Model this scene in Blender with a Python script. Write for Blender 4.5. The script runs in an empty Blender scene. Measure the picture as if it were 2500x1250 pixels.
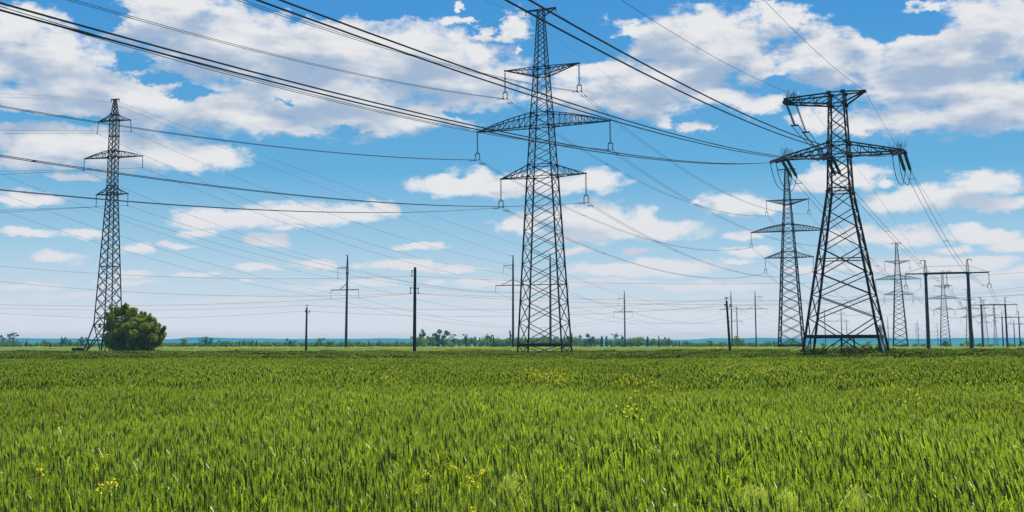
import bpy, math, random
import numpy as np
from mathutils import Vector, Matrix

# ------------------------------------------------------------------ camera, world, sun, exposure
SC = bpy.context.scene
COL = SC.collection
R = math.radians
FPX = 3000.0; PITCH = math.atan(406.5 / 3000.0); CAMZ = 1.65
cam_d = bpy.data.cameras.new('camera')
cam_d.sensor_width = 36.0; cam_d.lens = 36.0 * FPX / 2500.0
cam_d.shift_y = -188.0 / 2500.0
cam_d.clip_start = 0.1; cam_d.clip_end = 30000.0
cam = bpy.data.objects.new('camera', cam_d); COL.objects.link(cam)
cam.location = (0, 0, CAMZ); cam.rotation_euler = (R(90) + PITCH, 0, 0)
SC.camera = cam
SC.view_settings.view_transform = 'Standard'; SC.view_settings.look = 'None'
SC.view_settings.exposure = 0.0; SC.view_settings.gamma = 1.0
SC.cycles.max_bounces = 6; SC.cycles.transparent_max_bounces = 8
SC.cycles.diffuse_bounces = 3; SC.cycles.transmission_bounces = 4; SC.cycles.glossy_bounces = 2
SC.cycles.volume_bounces = 0
SC.cycles.use_denoising = True

SUN_EL, SUN_AZ = R(57), R(28)          # azimuth east of the view direction (+Y)
sun_d = bpy.data.lights.new('sun', 'SUN'); sun_d.energy = 4.8; sun_d.angle = R(0.53)
sun_d.color = (1.0, 0.95, 0.86)
sun = bpy.data.objects.new('sun', sun_d); COL.objects.link(sun)
sdir = Vector((math.sin(SUN_AZ) * math.cos(SUN_EL), math.cos(SUN_AZ) * math.cos(SUN_EL), math.sin(SUN_EL)))
sun.rotation_euler = sdir.to_track_quat('Z', 'Y').to_euler()
sun.location = (0, 0, 60)


def ray(px, py):
    """direction of the photograph's pixel (2500 px wide)"""
    u = (px - 1250.0) / FPX; v = (437.0 - py) / FPX
    return Vector((u, math.cos(PITCH) - v * math.sin(PITCH), math.sin(PITCH) + v * math.cos(PITCH)))


def at(px, py, Y):
    r = ray(px, py); s = Y / r.y
    return Vector((r.x * s, Y, CAMZ + r.z * s))


# ---- sky: physical sky plus procedural clouds laid out by azimuth / elevation (degrees)
W = bpy.data.worlds.new('World'); SC.world = W; W.use_nodes = True
nt = W.node_tree; nt.nodes.clear()


class NB:
    def __init__(s, tree): s.t = tree
    def n(s, typ, **kw):
        nd = s.t.nodes.new(typ)
        for k, v in kw.items(): setattr(nd, k, v)
        return nd
    def link(s, a, b): s.t.links.new(a, b)
    def put(s, nd, i, v):
        if hasattr(v, 'is_output'): s.link(v, nd.inputs[i])
        elif v is not None: nd.inputs[i].default_value = v
    def math(s, op, a, b=None, c=None, clamp=False):
        nd = s.n('ShaderNodeMath', operation=op, use_clamp=clamp)
        for i, v in enumerate((a, b, c)): s.put(nd, i, v)
        return nd.outputs[0]
    def vmath(s, op, a, b=None, c=None):
        nd = s.n('ShaderNodeVectorMath', operation=op)
        for i, v in enumerate((a, b, c)): s.put(nd, i, v)
        return nd.outputs['Value'] if op in ('DOT_PRODUCT', 'LENGTH') else nd.outputs['Vector']
    def mix(s, f, a, b, blend='MIX'):
        nd = s.n('ShaderNodeMix', data_type='RGBA', blend_type=blend)
        s.put(nd, 0, f); s.put(nd, 6, a); s.put(nd, 7, b)
        return nd.outputs[2]
    def noise(s, vec, scale, detail=4, rough=0.55, out='Fac', lac=2.0, dist=0.0):
        nd = s.n('ShaderNodeTexNoise', noise_dimensions='3D')
        s.put(nd, 'Vector', vec); s.put(nd, 'Scale', scale); s.put(nd, 'Detail', detail)
        s.put(nd, 'Roughness', rough); s.put(nd, 'Lacunarity', lac); s.put(nd, 'Distortion', dist)
        return nd.outputs[out]
    def ramp(s, f, stops, interp='LINEAR'):
        nd = s.n('ShaderNodeValToRGB'); nd.color_ramp.interpolation = interp
        e = nd.color_ramp.elements
        while len(e) < len(stops): e.new(0.5)
        for k, (p, c) in enumerate(stops):
            e[k].position = p; e[k].color = (c + (1,)) if len(c) == 3 else c
        s.put(nd, 0, f)
        return nd.outputs[0]
    def maprange(s, v, a, b, c=0.0, d=1.0, typ='LINEAR'):
        nd = s.n('ShaderNodeMapRange', interpolation_type=typ, clamp=True)
        for i, x in enumerate((v, a, b, c, d)): s.put(nd, i, x)
        return nd.outputs[0]


def azel(px, py):
    r = ray(px, py)
    return math.degrees(math.atan2(r.x, r.y)), math.degrees(math.atan2(r.z, math.hypot(r.x, r.y)))


# cx, cy, rx, ry in photograph pixels: where the clouds stand in the sky
CLOUDS = [
 (60,120,190,75),(190,200,170,80),(80,260,120,50),(330,250,190,60),(520,270,180,50),(670,300,120,32),(740,322,60,14),(40,60,90,40),
 (400,60,140,60),(560,110,240,90),(800,130,250,85),(1020,150,200,85),(1140,190,140,70),(760,230,240,60),(880,280,150,50),(1060,285,110,30),
 (920,322,60,14),(450,20,120,40),(300,60,60,30),
 (120,345,150,45),(300,365,190,50),(480,385,120,32),(60,390,90,30),(20,330,50,30),
 (180,429,52,12),(60,488,90,18),(70,568,62,11),(195,566,52,13),(140,630,68,13),(340,608,44,12),(325,670,42,10),
 (560,536,130,22),(720,524,130,26),(840,522,90,20),(930,510,32,15),(486,568,38,10),(655,588,50,15),(620,651,48,9),(775,642,56,12),
 (985,647,98,12),(1060,686,26,8),(1130,660,20,5),(600,686,20,4),
 (1120,455,130,24),(1160,440,60,28),(1290,452,120,30),(1440,440,85,26),(1270,545,60,22),
 (1400,535,70,30),(1460,528,70,36),(1560,560,150,22),(1570,535,40,26),(1410,577,90,14),
 (1520,655,110,17),(1640,655,100,18),(1180,687,58,11),(1390,610,50,8),(1560,612,40,7),(1460,690,100,8),(1310,700,100,10),
 (1560,80,80,22),(1660,100,110,70),(1760,110,150,75),(1740,60,80,40),(1860,150,60,60),(1600,190,190,45),(1450,180,90,26),(1420,240,120,40),(1560,240,150,42),(1750,235,110,25),
 (1930,50,70,32),(1870,25,30,20),(2010,130,90,60),(2110,130,80,52),(2040,190,60,28),
 (1840,255,70,25),(2000,290,60,22),(2320,130,190,95),(2440,60,110,80),(2240,200,160,60),(2180,290,180,30),(2400,250,180,65),(2260,20,60,16),(2130,310,90,16),
 (1250,68,58,32),(1220,90,40,14),(1115,18,20,13),(1120,56,44,12),(1620,299,30,17),(1700,310,34,18),(1265,130,12,6),
 (1790,496,80,24),(1850,510,60,16),(1700,498,20,6),(2050,430,110,28),(2000,455,60,18),(2170,448,26,9),
 (2410,445,90,30),(2300,480,120,28),(2200,490,110,26),(2420,500,90,16),
 (2180,578,140,20),(2090,560,60,16),(2370,568,46,17),(2420,580,60,14),(1820,575,46,11),(1825,616,60,12),(1790,640,36,6),
 (2240,640,110,13),(2400,640,80,13),(2120,655,60,8),(2460,672,70,14),(2350,690,110,10),(1700,700,160,9),(1520,740,130,8),(2200,700,80,7),
 (440,598,40,8),(700,560,30,7),(1020,600,60,7),(300,690,70,7),(480,668,50,6),(880,690,80,7),(2330,610,50,10),(2470,600,50,14),(60,700,80,7),(760,700,60,6),(1120,655,50,8),(1960,660,60,9),(2280,660,90,9),
 (980,720,160,6),(600,735,140,6),(200,725,120,7),(120,760,100,5),(1250,735,120,7),(1720,755,180,6),(2050,640,40,8),
]
def cloud_group(name, items):
    fg = bpy.data.node_groups.new(name, 'ShaderNodeTree')
    fg.interface.new_socket('P', in_out='INPUT', socket_type='NodeSocketVector')
    fg.interface.new_socket('F', in_out='OUTPUT', socket_type='NodeSocketFloat')
    g = NB(fg); gi = g.n('NodeGroupInput'); go = g.n('NodeGroupOutput')
    acc = None
    for cx, cy, rx, ry in items:
        a, e = azel(cx, cy); a1, _ = azel(cx + rx, cy); _, e1 = azel(cx, cy - ry)
        k = 1.02 if cy < 500 or name == 'cloud_gaps' else 1.1; sx = 1 / ((a1 - a) * k); sy = 1 / ((e1 - e) * (k + 0.03))
        v = g.vmath('MULTIPLY_ADD', gi.outputs[0], (sx, sy, 0.0), (-a * sx, -e * sy, 0.0))
        d = g.vmath('LENGTH', v)
        acc = d if acc is None else g.math('SMOOTH_MIN', acc, d, 0.38)
    g.link(g.math('SUBTRACT', 1.0, acc), go.inputs[0])
    return fg


fg = cloud_group('cloud_field', CLOUDS)
fg2 = cloud_group('cloud_bodies', [c for c in CLOUDS if c[2] * c[3] > 1800])

HOLES = [(250,42,95,30),(325,150,55,22),(395,205,60,17),(480,232,70,13),(110,288,130,13),(845,318,36,16),(900,12,190,34),(1190,52,40,26),(1425,110,80,42),
         (2205,68,120,32),(1890,205,60,18),(30,285,50,14),(700,240,40,8),(1140,285,60,10)]
fg3 = cloud_group('cloud_gaps', HOLES)
w = NB(nt)
tc = w.n('ShaderNodeTexCoord').outputs['Generated']
sep = w.n('ShaderNodeSeparateXYZ'); w.link(tc, sep.inputs[0])
azn = w.math('MULTIPLY', w.math('ARCTAN2', sep.outputs[0], sep.outputs[1]), 57.29578)
eln = w.math('MULTIPLY', w.math('ARCSINE', sep.outputs[2]), 57.29578)
comb = w.n('ShaderNodeCombineXYZ'); w.link(azn, comb.inputs[0]); w.link(eln, comb.inputs[1])
P = comb.outputs[0]
# domain warp, finer towards the horizon where clouds stand further off
sc_el = w.maprange(eln, 0.0, 14.0, 0.25, 1.0)
st = w.n('ShaderNodeCombineXYZ'); w.link(azn, st.inputs[0]); w.link(w.math('MULTIPLY', eln, 1.7), st.inputs[1])
Q = st.outputs[0]
wn = w.noise(Q, 0.55, 5, 0.62, 'Color')
wv = w.vmath('MULTIPLY', w.vmath('SUBTRACT', wn, (0.5, 0.5, 0.5)), (4.6, 1.9, 0.0))
sv = w.n('ShaderNodeVectorMath', operation='SCALE'); w.link(wv, sv.inputs[0]); w.link(sc_el, sv.inputs['Scale'])
PW = w.vmath('ADD', P, sv.outputs[0])
fld = w.n('ShaderNodeGroup'); fld.node_tree = fg; w.link(PW, fld.inputs[0])
fbm = w.noise(Q, 0.8, 9, 0.6)
F0 = w.math('ADD', fld.outputs[0], w.math('MULTIPLY', w.math('SUBTRACT', fbm, 0.49), w.maprange(eln, 3.0, 12.0, 1.4, 1.75)))
gap = w.n('ShaderNodeGroup'); gap.node_tree = fg3; w.link(PW, gap.inputs[0])
F0 = w.math('SUBTRACT', F0, w.maprange(gap.outputs[0], -0.4, 0.9, 0, 1.0, 'SMOOTHSTEP'))
# generic cumulus for the rest of the sky
gen = w.math('MULTIPLY', w.math('SUBTRACT', w.noise(w.vmath('MULTIPLY', tc, (3.0, 3.0, 9.0)), 1.0, 8, 0.55), 0.53), 6.0)
side = w.maprange(w.math('ABSOLUTE', azn), 27.0, 34.0)
high = w.maprange(eln, 19.0, 26.0)
outs = w.math('MAXIMUM', side, high)
Fm = w.n('ShaderNodeMix', data_type='FLOAT'); w.link(outs, Fm.inputs[0]); w.link(F0, Fm.inputs[2]); w.link(gen, Fm.inputs[3])
F0 = Fm.outputs[0]
mask = w.math('POWER', w.maprange(F0, -0.26, 0.42, 0, 1, 'SMOOTHSTEP'), 0.8)
# body shading: thick parts grey-blue away from the sunlit rims
fup = w.n('ShaderNodeGroup'); fup.node_tree = fg2
w.link(w.vmath('ADD', PW, (0.35, 0.95, 0.0)), fup.inputs[0])
dup_ = w.math('SUBTRACT', fup.outputs[0], w.math('MULTIPLY', fld.outputs[0], 0.25))
bil = w.noise(w.vmath('MULTIPLY', Q, (0.36, 0.62, 1.0)), 1.0, 3.5, 0.5)
thick = w.math('ADD', dup_, w.math('MULTIPLY', w.math('SUBTRACT', bil, 0.47), 3.0))
thick = w.math('ADD', thick, w.math('MULTIPLY', w.math('SUBTRACT', 0.5, fbm), 0.5))
shade = w.maprange(thick, -0.35, 1.0, 0, 1, 'SMOOTHSTEP')
shade = w.math('MULTIPLY', shade, w.maprange(eln, 2.0, 9.0, 0.3, 0.95))
ccol = w.mix(shade, (8.35, 8.3, 8.4, 1), (3.5, 4.6, 6.3, 1))
# low clouds turn rosier and paler
low = w.maprange(eln, 1.0, 7.0, 1.0, 0.0)
ccol = w.mix(w.math('MULTIPLY', low, 0.45), ccol, (7.3, 6.9, 7.6, 1))
sky = w.n('ShaderNodeTexSky', sky_type='NISHITA')
sky.sun_disc = False; sky.sun_elevation = SUN_EL; sky.sun_rotation = SUN_AZ
sky.altitude = 100; sky.air_density = 1.0; sky.dust_density = 0.6; sky.ozone_density = 2.0
hs = w.n('ShaderNodeHueSaturation'); w.link(sky.outputs[0], hs.inputs['Color'])
hs.inputs['Saturation'].default_value = 1.5; hs.inputs['Hue'].default_value = 0.49; hs.inputs['Value'].default_value = 1.0
skc = hs.outputs[0]
E20 = w.math('MULTIPLY', eln, 0.04)
air = w.ramp(E20, [(0.0, (1.35, 1.05, 0.95)), (0.02, (1.3, 1.04, 0.95)), (0.04, (0.98, 0.92, 0.95)), (0.08, (0.70, 0.76, 0.86)), (0.18, (0.375, 0.60, 0.79)),
                   (0.32, (0.125, 0.415, 0.71)), (0.6, (0.062, 0.30, 0.675)), (1.0, (0.045, 0.22, 0.58))])
SKYMIX = w.mix(0.12, w.vmath('MULTIPLY', air, (10.0, 10.0, 10.0)), skc)
mk = w.math('MULTIPLY', mask, w.maprange(eln, 0.5, 3.5, 0.6, 0.99))
fin = w.mix(mk, SKYMIX, ccol)
bg = w.n('ShaderNodeBackground'); w.link(fin, bg.inputs['Color']); bg.inputs['Strength'].default_value = 0.1
wo = w.n('ShaderNodeOutputWorld'); w.link(bg.outputs[0], wo.inputs['Surface'])
W.cycles.sampling_method = 'MANUAL'; W.cycles.sample_map_resolution = 512

# ------------------------------------------------------------------ helpers
def new_mat(name, base, rough=0.7, metal=0.0, vary=0.0, vscale=3.0, spec=0.4):
    m = bpy.data.materials.new(name); m.use_nodes = True
    b = NB(m.node_tree); bs = m.node_tree.nodes['Principled BSDF']
    bs.inputs['Roughness'].default_value = rough; bs.inputs['Metallic'].default_value = metal
    bs.inputs['Specular IOR Level'].default_value = spec
    if vary:
        geo = b.n('ShaderNodeNewGeometry').outputs['Position']
        n = b.noise(geo, vscale, 5, 0.6)
        lo = tuple(c * (1 - vary) for c in base) + (1,); hi = tuple(min(1, c * (1 + vary)) for c in base) + (1,)
        b.link(b.mix(b.maprange(n, 0.3, 0.7), lo, hi), bs.inputs['Base Color'])
    else:
        bs.inputs['Base Color'].default_value = tuple(base) + (1,)
    return m


def leaf_mat(name, c1, c2, trans=0.45, rough=0.5, scale=0.5, gloss=0.06, rnd=True, field=None):
    """thin leaves: diffuse front, light passing through from behind"""
    m = bpy.data.materials.new(name); m.use_nodes = True
    t = m.node_tree; t.nodes.clear(); b = NB(t)
    geo = b.n('ShaderNodeNewGeometry').outputs['Position']
    n = b.noise(geo, scale, 4, 0.6)
    f = b.maprange(n, 0.35, 0.65)
    if rnd:
        oi = b.n('ShaderNodeObjectInfo').outputs['Random']
        f = b.math('ADD', b.math('MULTIPLY', f, 0.6), b.math('MULTIPLY', oi, 0.4))
    col = b.mix(f, tuple(c1) + (1,), tuple(c2) + (1,))
    if field:
        big = b.maprange(b.noise(b.vmath('MULTIPLY', geo, (1.0, 0.45, 1.0)), field, 3, 0.5), 0.35, 0.65, 0.72, 1.2)
        hv = b.n('ShaderNodeHueSaturation'); b.link(col, hv.inputs['Color']); b.link(big, hv.inputs['Value'])
        col = hv.outputs[0]
    d = b.n('ShaderNodeBsdfDiffuse'); b.link(col, d.inputs[0])
    tr = b.n('ShaderNodeBsdfTranslucent'); b.link(b.mix(0.55, col, (min(1, c2[0] * 1.25), c2[1] * 1.1, c2[2] * 0.5, 1)), tr.inputs[0])
    mx = b.n('ShaderNodeMixShader'); mx.inputs[0].default_value = trans
    b.link(d.outputs[0], mx.inputs[1]); b.link(tr.outputs[0], mx.inputs[2])
    gl = b.n('ShaderNodeBsdfGlossy'); gl.inputs['Roughness'].default_value = rough; gl.inputs[0].default_value = (0.9, 0.95, 1, 1)
    mg = b.n('ShaderNodeMixShader'); mg.inputs[0].default_value = gloss
    b.link(mx.outputs[0], mg.inputs[1]); b.link(gl.outputs[0], mg.inputs[2])
    o = b.n('ShaderNodeOutputMaterial'); b.link(mg.outputs[0], o.inputs[0])
    return m


M = dict(
    steel=new_mat('galvanised_steel', (0.022, 0.023, 0.028), 0.6, 0.15, 0.35, 0.8),
    steel_far=new_mat('weathered_steel', (0.05, 0.052, 0.06), 0.6, 0.3, 0.3, 0.5),
    concrete=new_mat('spun_concrete', (0.05, 0.048, 0.048), 0.9, 0, 0.25, 1.4, 0.2),
    wood=new_mat('tarred_wood', (0.045, 0.038, 0.034), 0.9, 0, 0.3, 2.0, 0.2),
    wire=new_mat('conductor', (0.035, 0.037, 0.045), 0.6, 0.3),
    porcelain=new_mat('dark_porcelain', (0.05, 0.05, 0.065), 0.35, 0, 0.2, 4.0),
    glass=new_mat('green_glass', (0.05, 0.12, 0.09), 0.25, 0, 0.25, 3.0, 0.6),
    sunlit_leg=new_mat('sunlit_leg_steel', (0.55, 0.5, 0.48), 0.6, 0, 0.1),  # pale tone stands in for sunlight on the leg steel
    bark=new_mat('bark', (0.06, 0.05, 0.04), 0.95, 0, 0.3, 3.0, 0.1),
    flower=new_mat('yellow_petals', (0.85, 0.78, 0.03), 0.7, 0, 0.15, 3.0, 0.2),
)


class MB:
    """collects vertices and faces for ONE mesh object"""
    def __init__(s): s.v = []; s.f = []; s.mi = []
    def add(s, vs, fs, mi=0):
        o = len(s.v); s.v.extend(vs)
        s.f.extend([tuple(i + o for i in f) for f in fs]); s.mi.extend([mi] * len(fs))
    def bar(s, a, b, w, d=None, mi=0):
        a = Vector(a); b = Vector(b); t = b - a
        if t.length < 1e-6: return
        t.normalize(); up = Vector((0, 0, 1)) if abs(t.z) < 0.95 else Vector((1, 0, 0))
        x = t.cross(up).normalized() * (w / 2); y = x.cross(t).normalized() * ((d or w) / 2)
        vs = [a - x - y, a + x - y, a + x + y, a - x + y, b - x - y, b + x - y, b + x + y, b - x + y]
        s.add(vs, [(0, 1, 5, 4), (1, 2, 6, 5), (2, 3, 7, 6), (3, 0, 4, 7), (3, 2, 1, 0), (4, 5, 6, 7)], mi)
    def angle(s, a, b, w, out=Vector((1, 0, 0))):
        """L-section steel: two thin plates at right angles"""
        a = Vector(a); b = Vector(b); t = (b - a).normalized()
        x = (out - t * out.dot(t)).normalized(); y = t.cross(x).normalized(); k = w * 0.22
        for p, q in ((x, y), (y, x)):
            c = -p * w / 2
            vs = [c - q * k / 2 + e for e in (a, b)] + [c + p * w - q * k / 2 + e for e in (a, b)] + \
                 [c + p * w + q * k / 2 + e for e in (a, b)] + [c + q * k / 2 + e for e in (a, b)]
            off = -q * (w / 2 - k / 2)
            s.add([v + off for v in vs], [(0, 2, 3, 1), (2, 4, 5, 3), (4, 6, 7, 5), (6, 0, 1, 7), (0, 6, 4, 2), (1, 3, 5, 7)])
    def tube(s, pts, rads, n=6, mi=0, caps=True):
        pts = [Vector(p) for p in pts]; vs = []; fs = []
        if not hasattr(rads, '__len__'): rads = [rads] * len(pts)
        ref = None
        for i, p in enumerate(pts):
            t = (pts[min(i + 1, len(pts) - 1)] - pts[max(i - 1, 0)]).normalized()
            if ref is None:
                ref = t.cross(Vector((0, 0, 1)) if abs(t.z) < 0.9 else Vector((1, 0, 0))).normalized()
            ref = (ref - t * ref.dot(t)).normalized(); y = t.cross(ref)
            for k in range(n):
                a = 2 * math.pi * k / n
                vs.append(p + (ref * math.cos(a) + y * math.sin(a)) * rads[i])
        for i in range(len(pts) - 1):
            for k in range(n):
                a, b = i * n + k, i * n + (k + 1) % n
                fs.append((a, b, b + n, a + n))
        if caps:
            fs.append(tuple(range(n - 1, -1, -1))); o = (len(pts) - 1) * n; fs.append(tuple(o + k for k in range(n)))
        s.add(vs, fs, mi)
    def box(s, c, sz, mi=0):
        c = Vector(c); x, y, z = (e / 2 for e in sz)
        vs = [c + Vector((a * x, b * y, d * z)) for d in (-1, 1) for b in (-1, 1) for a in (-1, 1)]
        s.add(vs, [(0, 2, 3, 1), (4, 5, 7, 6), (0, 1, 5, 4), (2, 6, 7, 3), (0, 4, 6, 2), (1, 3, 7, 5)], mi)
    def build(s, name, mats, parent=None, loc=None):
        me = bpy.data.meshes.new(name)
        me.from_pydata([tuple(v) for v in s.v], [], s.f)
        for m in (mats if isinstance(mats, (list, tuple)) else [mats]): me.materials.append(m)
        if any(s.mi): me.polygons.foreach_set('material_index', s.mi)
        o = bpy.data.objects.new(name, me); COL.objects.link(o)
        if parent: o.parent = parent
        if loc: o.location = loc
        return o


def tag(o, label, cat, group=None, kind=None):
    if label: o['label'] = label
    if cat: o['category'] = cat
    if group: o['group'] = group
    if kind: o['kind'] = kind
    return o


def thing(name, label, cat, loc=(0, 0, 0), rz=0.0, group=None):
    o = bpy.data.objects.new(name, None); COL.objects.link(o); o.empty_display_size = 0.5
    o.location = loc; o.rotation_euler = (0, 0, rz)
    return tag(o, label, cat, group)


def dup(root, loc, rz, label, group=None, scale=1.0):
    r = root.copy(); COL.objects.link(r); r.location = loc; r.rotation_euler = (0, 0, rz); r.scale = (scale,) * 3
    r['label'] = label
    if group: r['group'] = group
    for ch in list(root.children):
        c = ch.copy(); COL.objects.link(c); c.parent = r
        for g2 in list(ch.children):
            d = g2.copy(); COL.objects.link(d); d.parent = c
    return r


def world(root, p):
    p = Vector(p) * root.scale[0]
    return Vector(root.location) + root.rotation_euler.to_matrix() @ p


LINE_AZ = math.atan2(1317.0, FPX)                      # all the big lines run this way, east of north
LDIR = Vector((math.sin(LINE_AZ), math.cos(LINE_AZ), 0)); LPERP = Vector((LDIR.y, -LDIR.x, 0))
GZ = 0.8                                               # level of the land beyond the wheat


# ------------------------------------------------------------------ terrain
def ground_mesh():
    ys = [-150, -20, 0, 30, 80, 150, 200, 204, 210, 260, 350, 500, 800, 1200, 1800, 2600, 3400, 4200, 5200, 6250]
    xs = [-6500, -4500, -3000, -2000, -1200, -700, -400, -200, -100, 0, 100, 200, 400, 700, 1200, 2000, 3000, 4500, 6500]
    v = []; f = []
    for y in ys:
        z = 0.0 if y <= 200 else GZ
        for x in xs: v.append((x, y, z))
    n = len(xs)
    for j in range(len(ys) - 1):
        for i in range(n - 1):
            a = j * n + i; f.append((a, a + 1, a + n + 1, a + n))
    me = bpy.data.meshes.new('ground'); me.from_pydata(v, [], f)
    m = bpy.data.materials.new('field_ground'); m.use_nodes = True; b = NB(m.node_tree); bs = m.node_tree.nodes['Principled BSDF']
    pos = b.n('ShaderNodeNewGeometry').outputs['Position']; sp = b.n('ShaderNodeSeparateXYZ'); b.link(pos, sp.inputs[0])
    n1 = b.noise(b.vmath('MULTIPLY', pos, (0.02, 0.05, 0.02)), 1.0, 6, 0.6)
    n2 = b.noise(pos, 0.8, 6, 0.7)
    mead = b.mix(b.maprange(n1, 0.3, 0.7), (0.13, 0.2, 0.025, 1), (0.24, 0.3, 0.04, 1))
    mead = b.mix(b.maprange(n2, 0.35, 0.7), mead, (0.07, 0.12, 0.03, 1))
    far = b.mix(b.maprange(b.noise(b.vmath('MULTIPLY', pos, (0.0012, 0.004, 0)), 1.0, 4, 0.5), 0.42, 0.58), (0.05, 0.1, 0.03, 1), (0.16, 0.24, 0.10, 1))
    c = b.mix(b.maprange(sp.outputs[1], 1300, 1900), mead, far)
    soil = b.mix(n2, (0.03, 0.035, 0.012, 1), (0.05, 0.06, 0.02, 1))
    c = b.mix(b.maprange(sp.outputs[1], 199, 205), soil, c)
    b.link(c, bs.inputs['Base Color']); bs.inputs['Roughness'].default_value = 1.0; bs.inputs['Specular IOR Level'].default_value = 0.1
    me.materials.append(m)
    o = bpy.data.objects.new('ground', me); COL.objects.link(o)
    tag(o, 'flat green field and meadow reaching to the hills', None, kind='structure')


ground_mesh()

# distant hills: two long rising ridges
SKYL = [(-600, 829), (0, 827.5), (60, 826), (210, 826), (330, 828), (430, 828), (455, 825), (520, 824.5), (620, 826), (900, 827), (1250, 828), (1500, 827), (1700, 828.5),
        (1740, 825), (1900, 826), (2080, 825), (2130, 823), (2200, 826), (2300, 826.5), (2400, 825.5), (2500, 825), (3100, 827)]


def hill(name, Y0, Y1, drop, mat, seed, label):
    rng = random.Random(seed); v = []; f = []; xs = list(range(-600, 3101, 12)); rows = 7
    for j in range(rows + 1):
        t = j / rows; Y = Y0 + (Y1 - Y0) * t
        for i, px in enumerate(xs):
            for k in range(len(SKYL) - 1):
                if SKYL[k][0] <= px <= SKYL[k + 1][0]:
                    u = (px - SKYL[k][0]) / (SKYL[k + 1][0] - SKYL[k][0]); sy = SKYL[k][1] * (1 - u) + SKYL[k + 1][1] * u
            sy += drop + 0.8 * math.sin(px * 0.013 + seed) + 0.5 * math.sin(px * 0.041 + seed * 2)
            top = at(px, sy, Y1); x = top.x * Y / Y1
            h = max(0.5, top.z - GZ)
            z = GZ - 1.5 + (h + 1.5) * (math.sin(t * math.pi / 2) ** 1.4)
            v.append((x, Y, z))
    n = len(xs)
    for j in range(rows):
        for i in range(n - 1):
            a = j * n + i; f.append((a, a + 1, a + n + 1, a + n))
    # rear slope so the ridge has a back
    b0 = len(v)
    for i in range(n): v.append((v[rows * n + i][0] * 1.1, Y1 + 500, GZ - 2))
    for i in range(n - 1): f.append((rows * n + i, rows * n + i + 1, b0 + i + 1, b0 + i))
    me = bpy.data.meshes.new(name); me.from_pydata(v, [], f); me.materials.append(mat)
    for p in me.polygons: p.use_smooth = True
    o = bpy.data.objects.new(name, me); COL.objects.link(o); tag(o, label, None, kind='structure')


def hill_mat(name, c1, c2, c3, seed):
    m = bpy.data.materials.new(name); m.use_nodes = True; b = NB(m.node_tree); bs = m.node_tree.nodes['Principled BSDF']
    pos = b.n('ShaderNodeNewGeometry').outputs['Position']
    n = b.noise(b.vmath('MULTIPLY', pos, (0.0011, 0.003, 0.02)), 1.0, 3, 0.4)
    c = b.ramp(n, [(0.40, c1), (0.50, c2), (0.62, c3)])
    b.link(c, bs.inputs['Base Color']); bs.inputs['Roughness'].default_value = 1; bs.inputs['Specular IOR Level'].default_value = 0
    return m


hill('hills', 2300, 3600, 3.0, hill_mat('near_hill_fields_hazed', (0.045, 0.14, 0.13), (0.065, 0.23, 0.18), (0.045, 0.14, 0.16), 1), 1, 'low green slopes before the far ridge')  # field tones with some of the haze's blue mixed into the base colour
hill('far_hills', 4200, 5600, 0.0, hill_mat('far_hill_fields_hazed', (0.03, 0.09, 0.15), (0.045, 0.12, 0.17), (0.035, 0.1, 0.16), 5), 5, 'long blue wooded ridge on the horizon')  # distance blue is partly painted into these base colours, beside the haze volume


# ------------------------------------------------------------------ lattice work
def interp(levels, z):
    for (z0, a0, b0), (z1, a1, b1) in zip(levels, levels[1:]):
        if z0 <= z <= z1:
            t = (z - z0) / (z1 - z0); return a0 + (a1 - a0) * t, b0 + (b1 - b0) * t
    return levels[-1][1:] if z > levels[-1][0] else levels[0][1:]


SG = ((-1, -1), (1, -1), (1, 1), (-1, 1))


def corner(levels, z, k):
    a, b = interp(levels, z); return Vector((SG[k][0] * a / 2, SG[k][1] * b / 2, z))


def lattice_body(root, levels, nodes, lw, bw, horiz=(), mat=None, beam=(), skip=(), single=(), gus=()):
    """levels: (z, width, depth); nodes: panel heights; X bracing in each of four faces"""
    mat = mat or M['steel']
    zs = [l[0] for l in levels]
    for k in range(4):
        mb = MB()
        for z0, z1 in zip(zs, zs[1:]):
            a, b = corner(levels, z0, k), corner(levels, z1, k)
            wd = lw if not hasattr(lw, '__len__') else lw[0] + (lw[1] - lw[0]) * ((z0 + z1) / 2 / zs[-1])
            mb.angle(a, b, wd, Vector((-SG[k][0], 0, 0)))
        for z in gus:
            p = corner(levels, z, k); mb.box(p, (wd * 2.1, wd * 2.1, wd * 2.0))
        mb.build('leg', mat, root)
    for k in range(4):
        k2 = (k + 1) % 4; mb = MB()
        for i, (z0, z1) in enumerate(zip(nodes, nodes[1:])):
            a, b, c, d = corner(levels, z0, k), corner(levels, z0, k2), corner(levels, z1, k), corner(levels, z1, k2)
            wd = bw if not hasattr(bw, '__len__') else bw[0] + (bw[1] - bw[0]) * (z0 / zs[-1])
            if i not in skip:
                mb.bar(a, d, wd)
                if i not in single: mb.bar(b, c, wd * 0.98)
        for z in horiz:
            wd = bw if not hasattr(bw, '__len__') else bw[0]
            mb.bar(corner(levels, z, k), corner(levels, z, k2), wd)
        for z, h in beam:
            mb.bar(corner(levels, z, k), corner(levels, z, k2), h * 0.8, h)
        mb.build('bracing', mat, root)


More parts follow.
